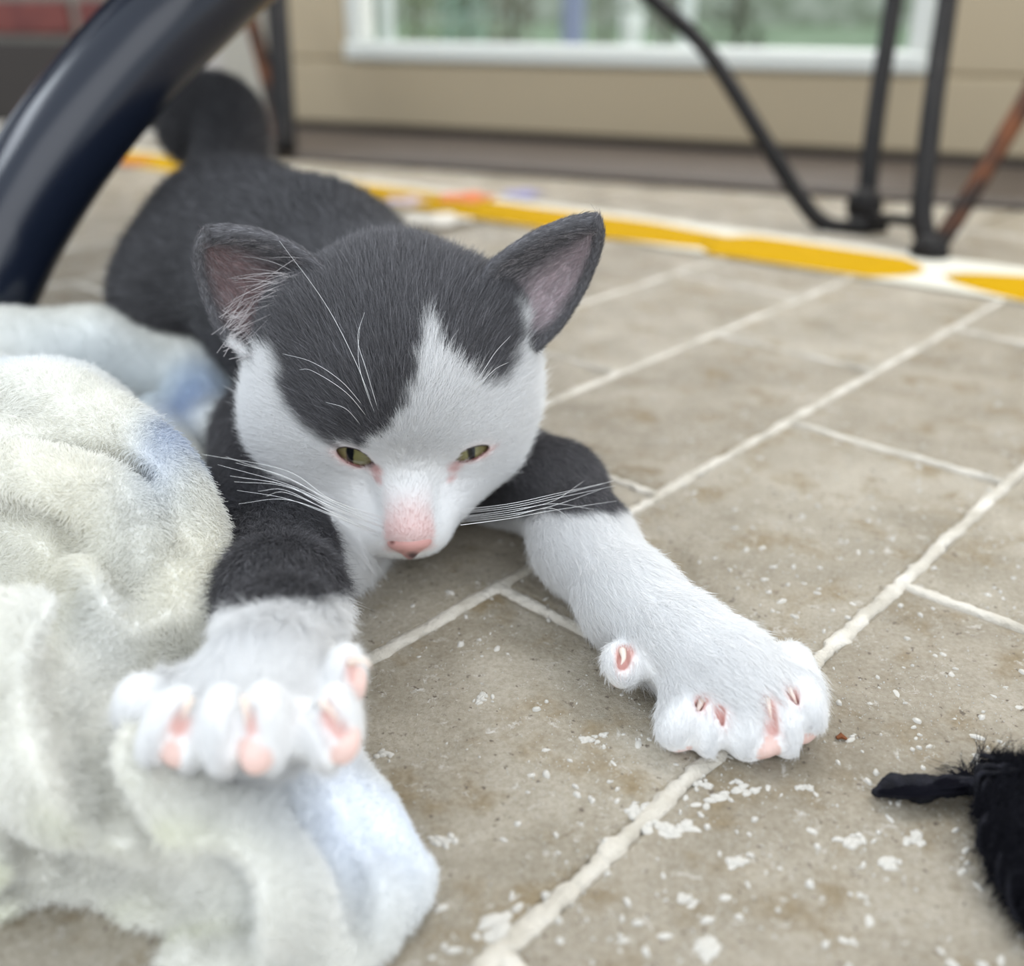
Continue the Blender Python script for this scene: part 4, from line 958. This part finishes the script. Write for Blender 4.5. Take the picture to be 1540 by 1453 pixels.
ft, l3, h3 = field(BO, .0006, .002); V, F = nets(ft, l3, h3, 2); Nb = vnormals(npmesh('t', V, F)); V2 = V+Nb*(.0013*vnoise(V, 800)+.0009*vnoise(V, 1700))[:, None]; V2[:, 2] = np.maximum(V2[:, 2], .0004)
bo = link('yarn_body', npmesh('yarn_body', V2, F), m_yarn, yt)
for i in range(26):
    t = i/25; cc = zz(1512+52*t+9*rng.normal(), 1165+185*t, .006); rx_ = .0048+.0018*rng.random(); th0 = rng.random()*6; ti = rng.normal()*.6; n_ = 26
    pp_ = [cc+np.array([rx_*math.cos(a), rx_*.45*math.sin(a)*math.cos(ti)+.0015*math.sin(3*a), max(-cc[2]+.001, rx_*math.sin(a)*.8)+.0006*math.sin(5*a+th0)]) for a in np.linspace(th0, th0+5.2, n_)]
    tube('yarn_strand', pp_, .00065, m_yarn, yt, 8)
# loose fibres: curly over the body, combed along the tassel, frayed ends at the knot
dn_ = np.full(len(V2), 6e6); fi, W = sample_faces(V2, F, dn_); R = (V2[F[fi]]*W[..., None]).sum(1); Nn = (Nb[F[fi]]*W[..., None]).sum(1)
t1 = rng.normal(size=R.shape); strands('yarn_fuzz', R, Nn*.6+t1*.6, -Nn*.3+np.roll(t1, 1, 1)*.9, np.full(len(R), .0022), .00009, np.tile(Lc(26, 26, 32), (len(R), 1)), m_fl, bo, K=6)['kind'] = 'stuff'
q0 = zz(1462, 1178, .004); n = 520; e0 = np.stack([zz(1320+rng.random()*36, 1190+rng.normal()*3, .003) for _ in range(n)]); s0_ = q0+rng.normal(size=(n, 3))*np.array([.001, .0012, .0008]); mid = np.stack([zz(1385+rng.normal()*10, 1184+rng.normal()*10, .0068) for _ in range(n)])
strands('tassel_fibre', s0_, (mid-s0_)*2, (e0-mid)*2, np.full(n, .74), .00010, np.tile(Lc(22, 22, 30), (n, 1)), m_fl, tas, K=8)['kind'] = 'stuff'
fr_ = []
for (x0, y0, x1, y1, x2, y2) in ((1460, 1172, 1440, 1150, 1415, 1152), (1455, 1170, 1445, 1148, 1448, 1140), (1462, 1165, 1455, 1150, 1476, 1136), (1466, 1165, 1462, 1146, 1480, 1118), (1450, 1172, 1425, 1158, 1402, 1150), (1478, 1150, 1484, 1140, 1492, 1142), (1448, 1170, 1430, 1165, 1408, 1164), (1458, 1168, 1452, 1156, 1440, 1145), (1480, 1155, 1474, 1130, 1472, 1105)):
    for k in range(9):
        jn = lambda: rng.normal()*3.5
        fr_.append((zz(x0+jn(), y0+jn(), .003), zz(x1+jn()*1.4, y1+jn()*1.4, .006), zz(x2+jn()*2, y2+jn()*2, .004)))
a, b, c2 = [np.array([f[i] for f in fr_]) for i in range(3)]
strands('frayed_end', a, (b-a)*2, (c2-b)*2, np.full(len(a), .74), .00008, np.tile(Lc(30, 30, 38), (len(a), 1)), m_fl, tas, K=8)['kind'] = 'stuff'
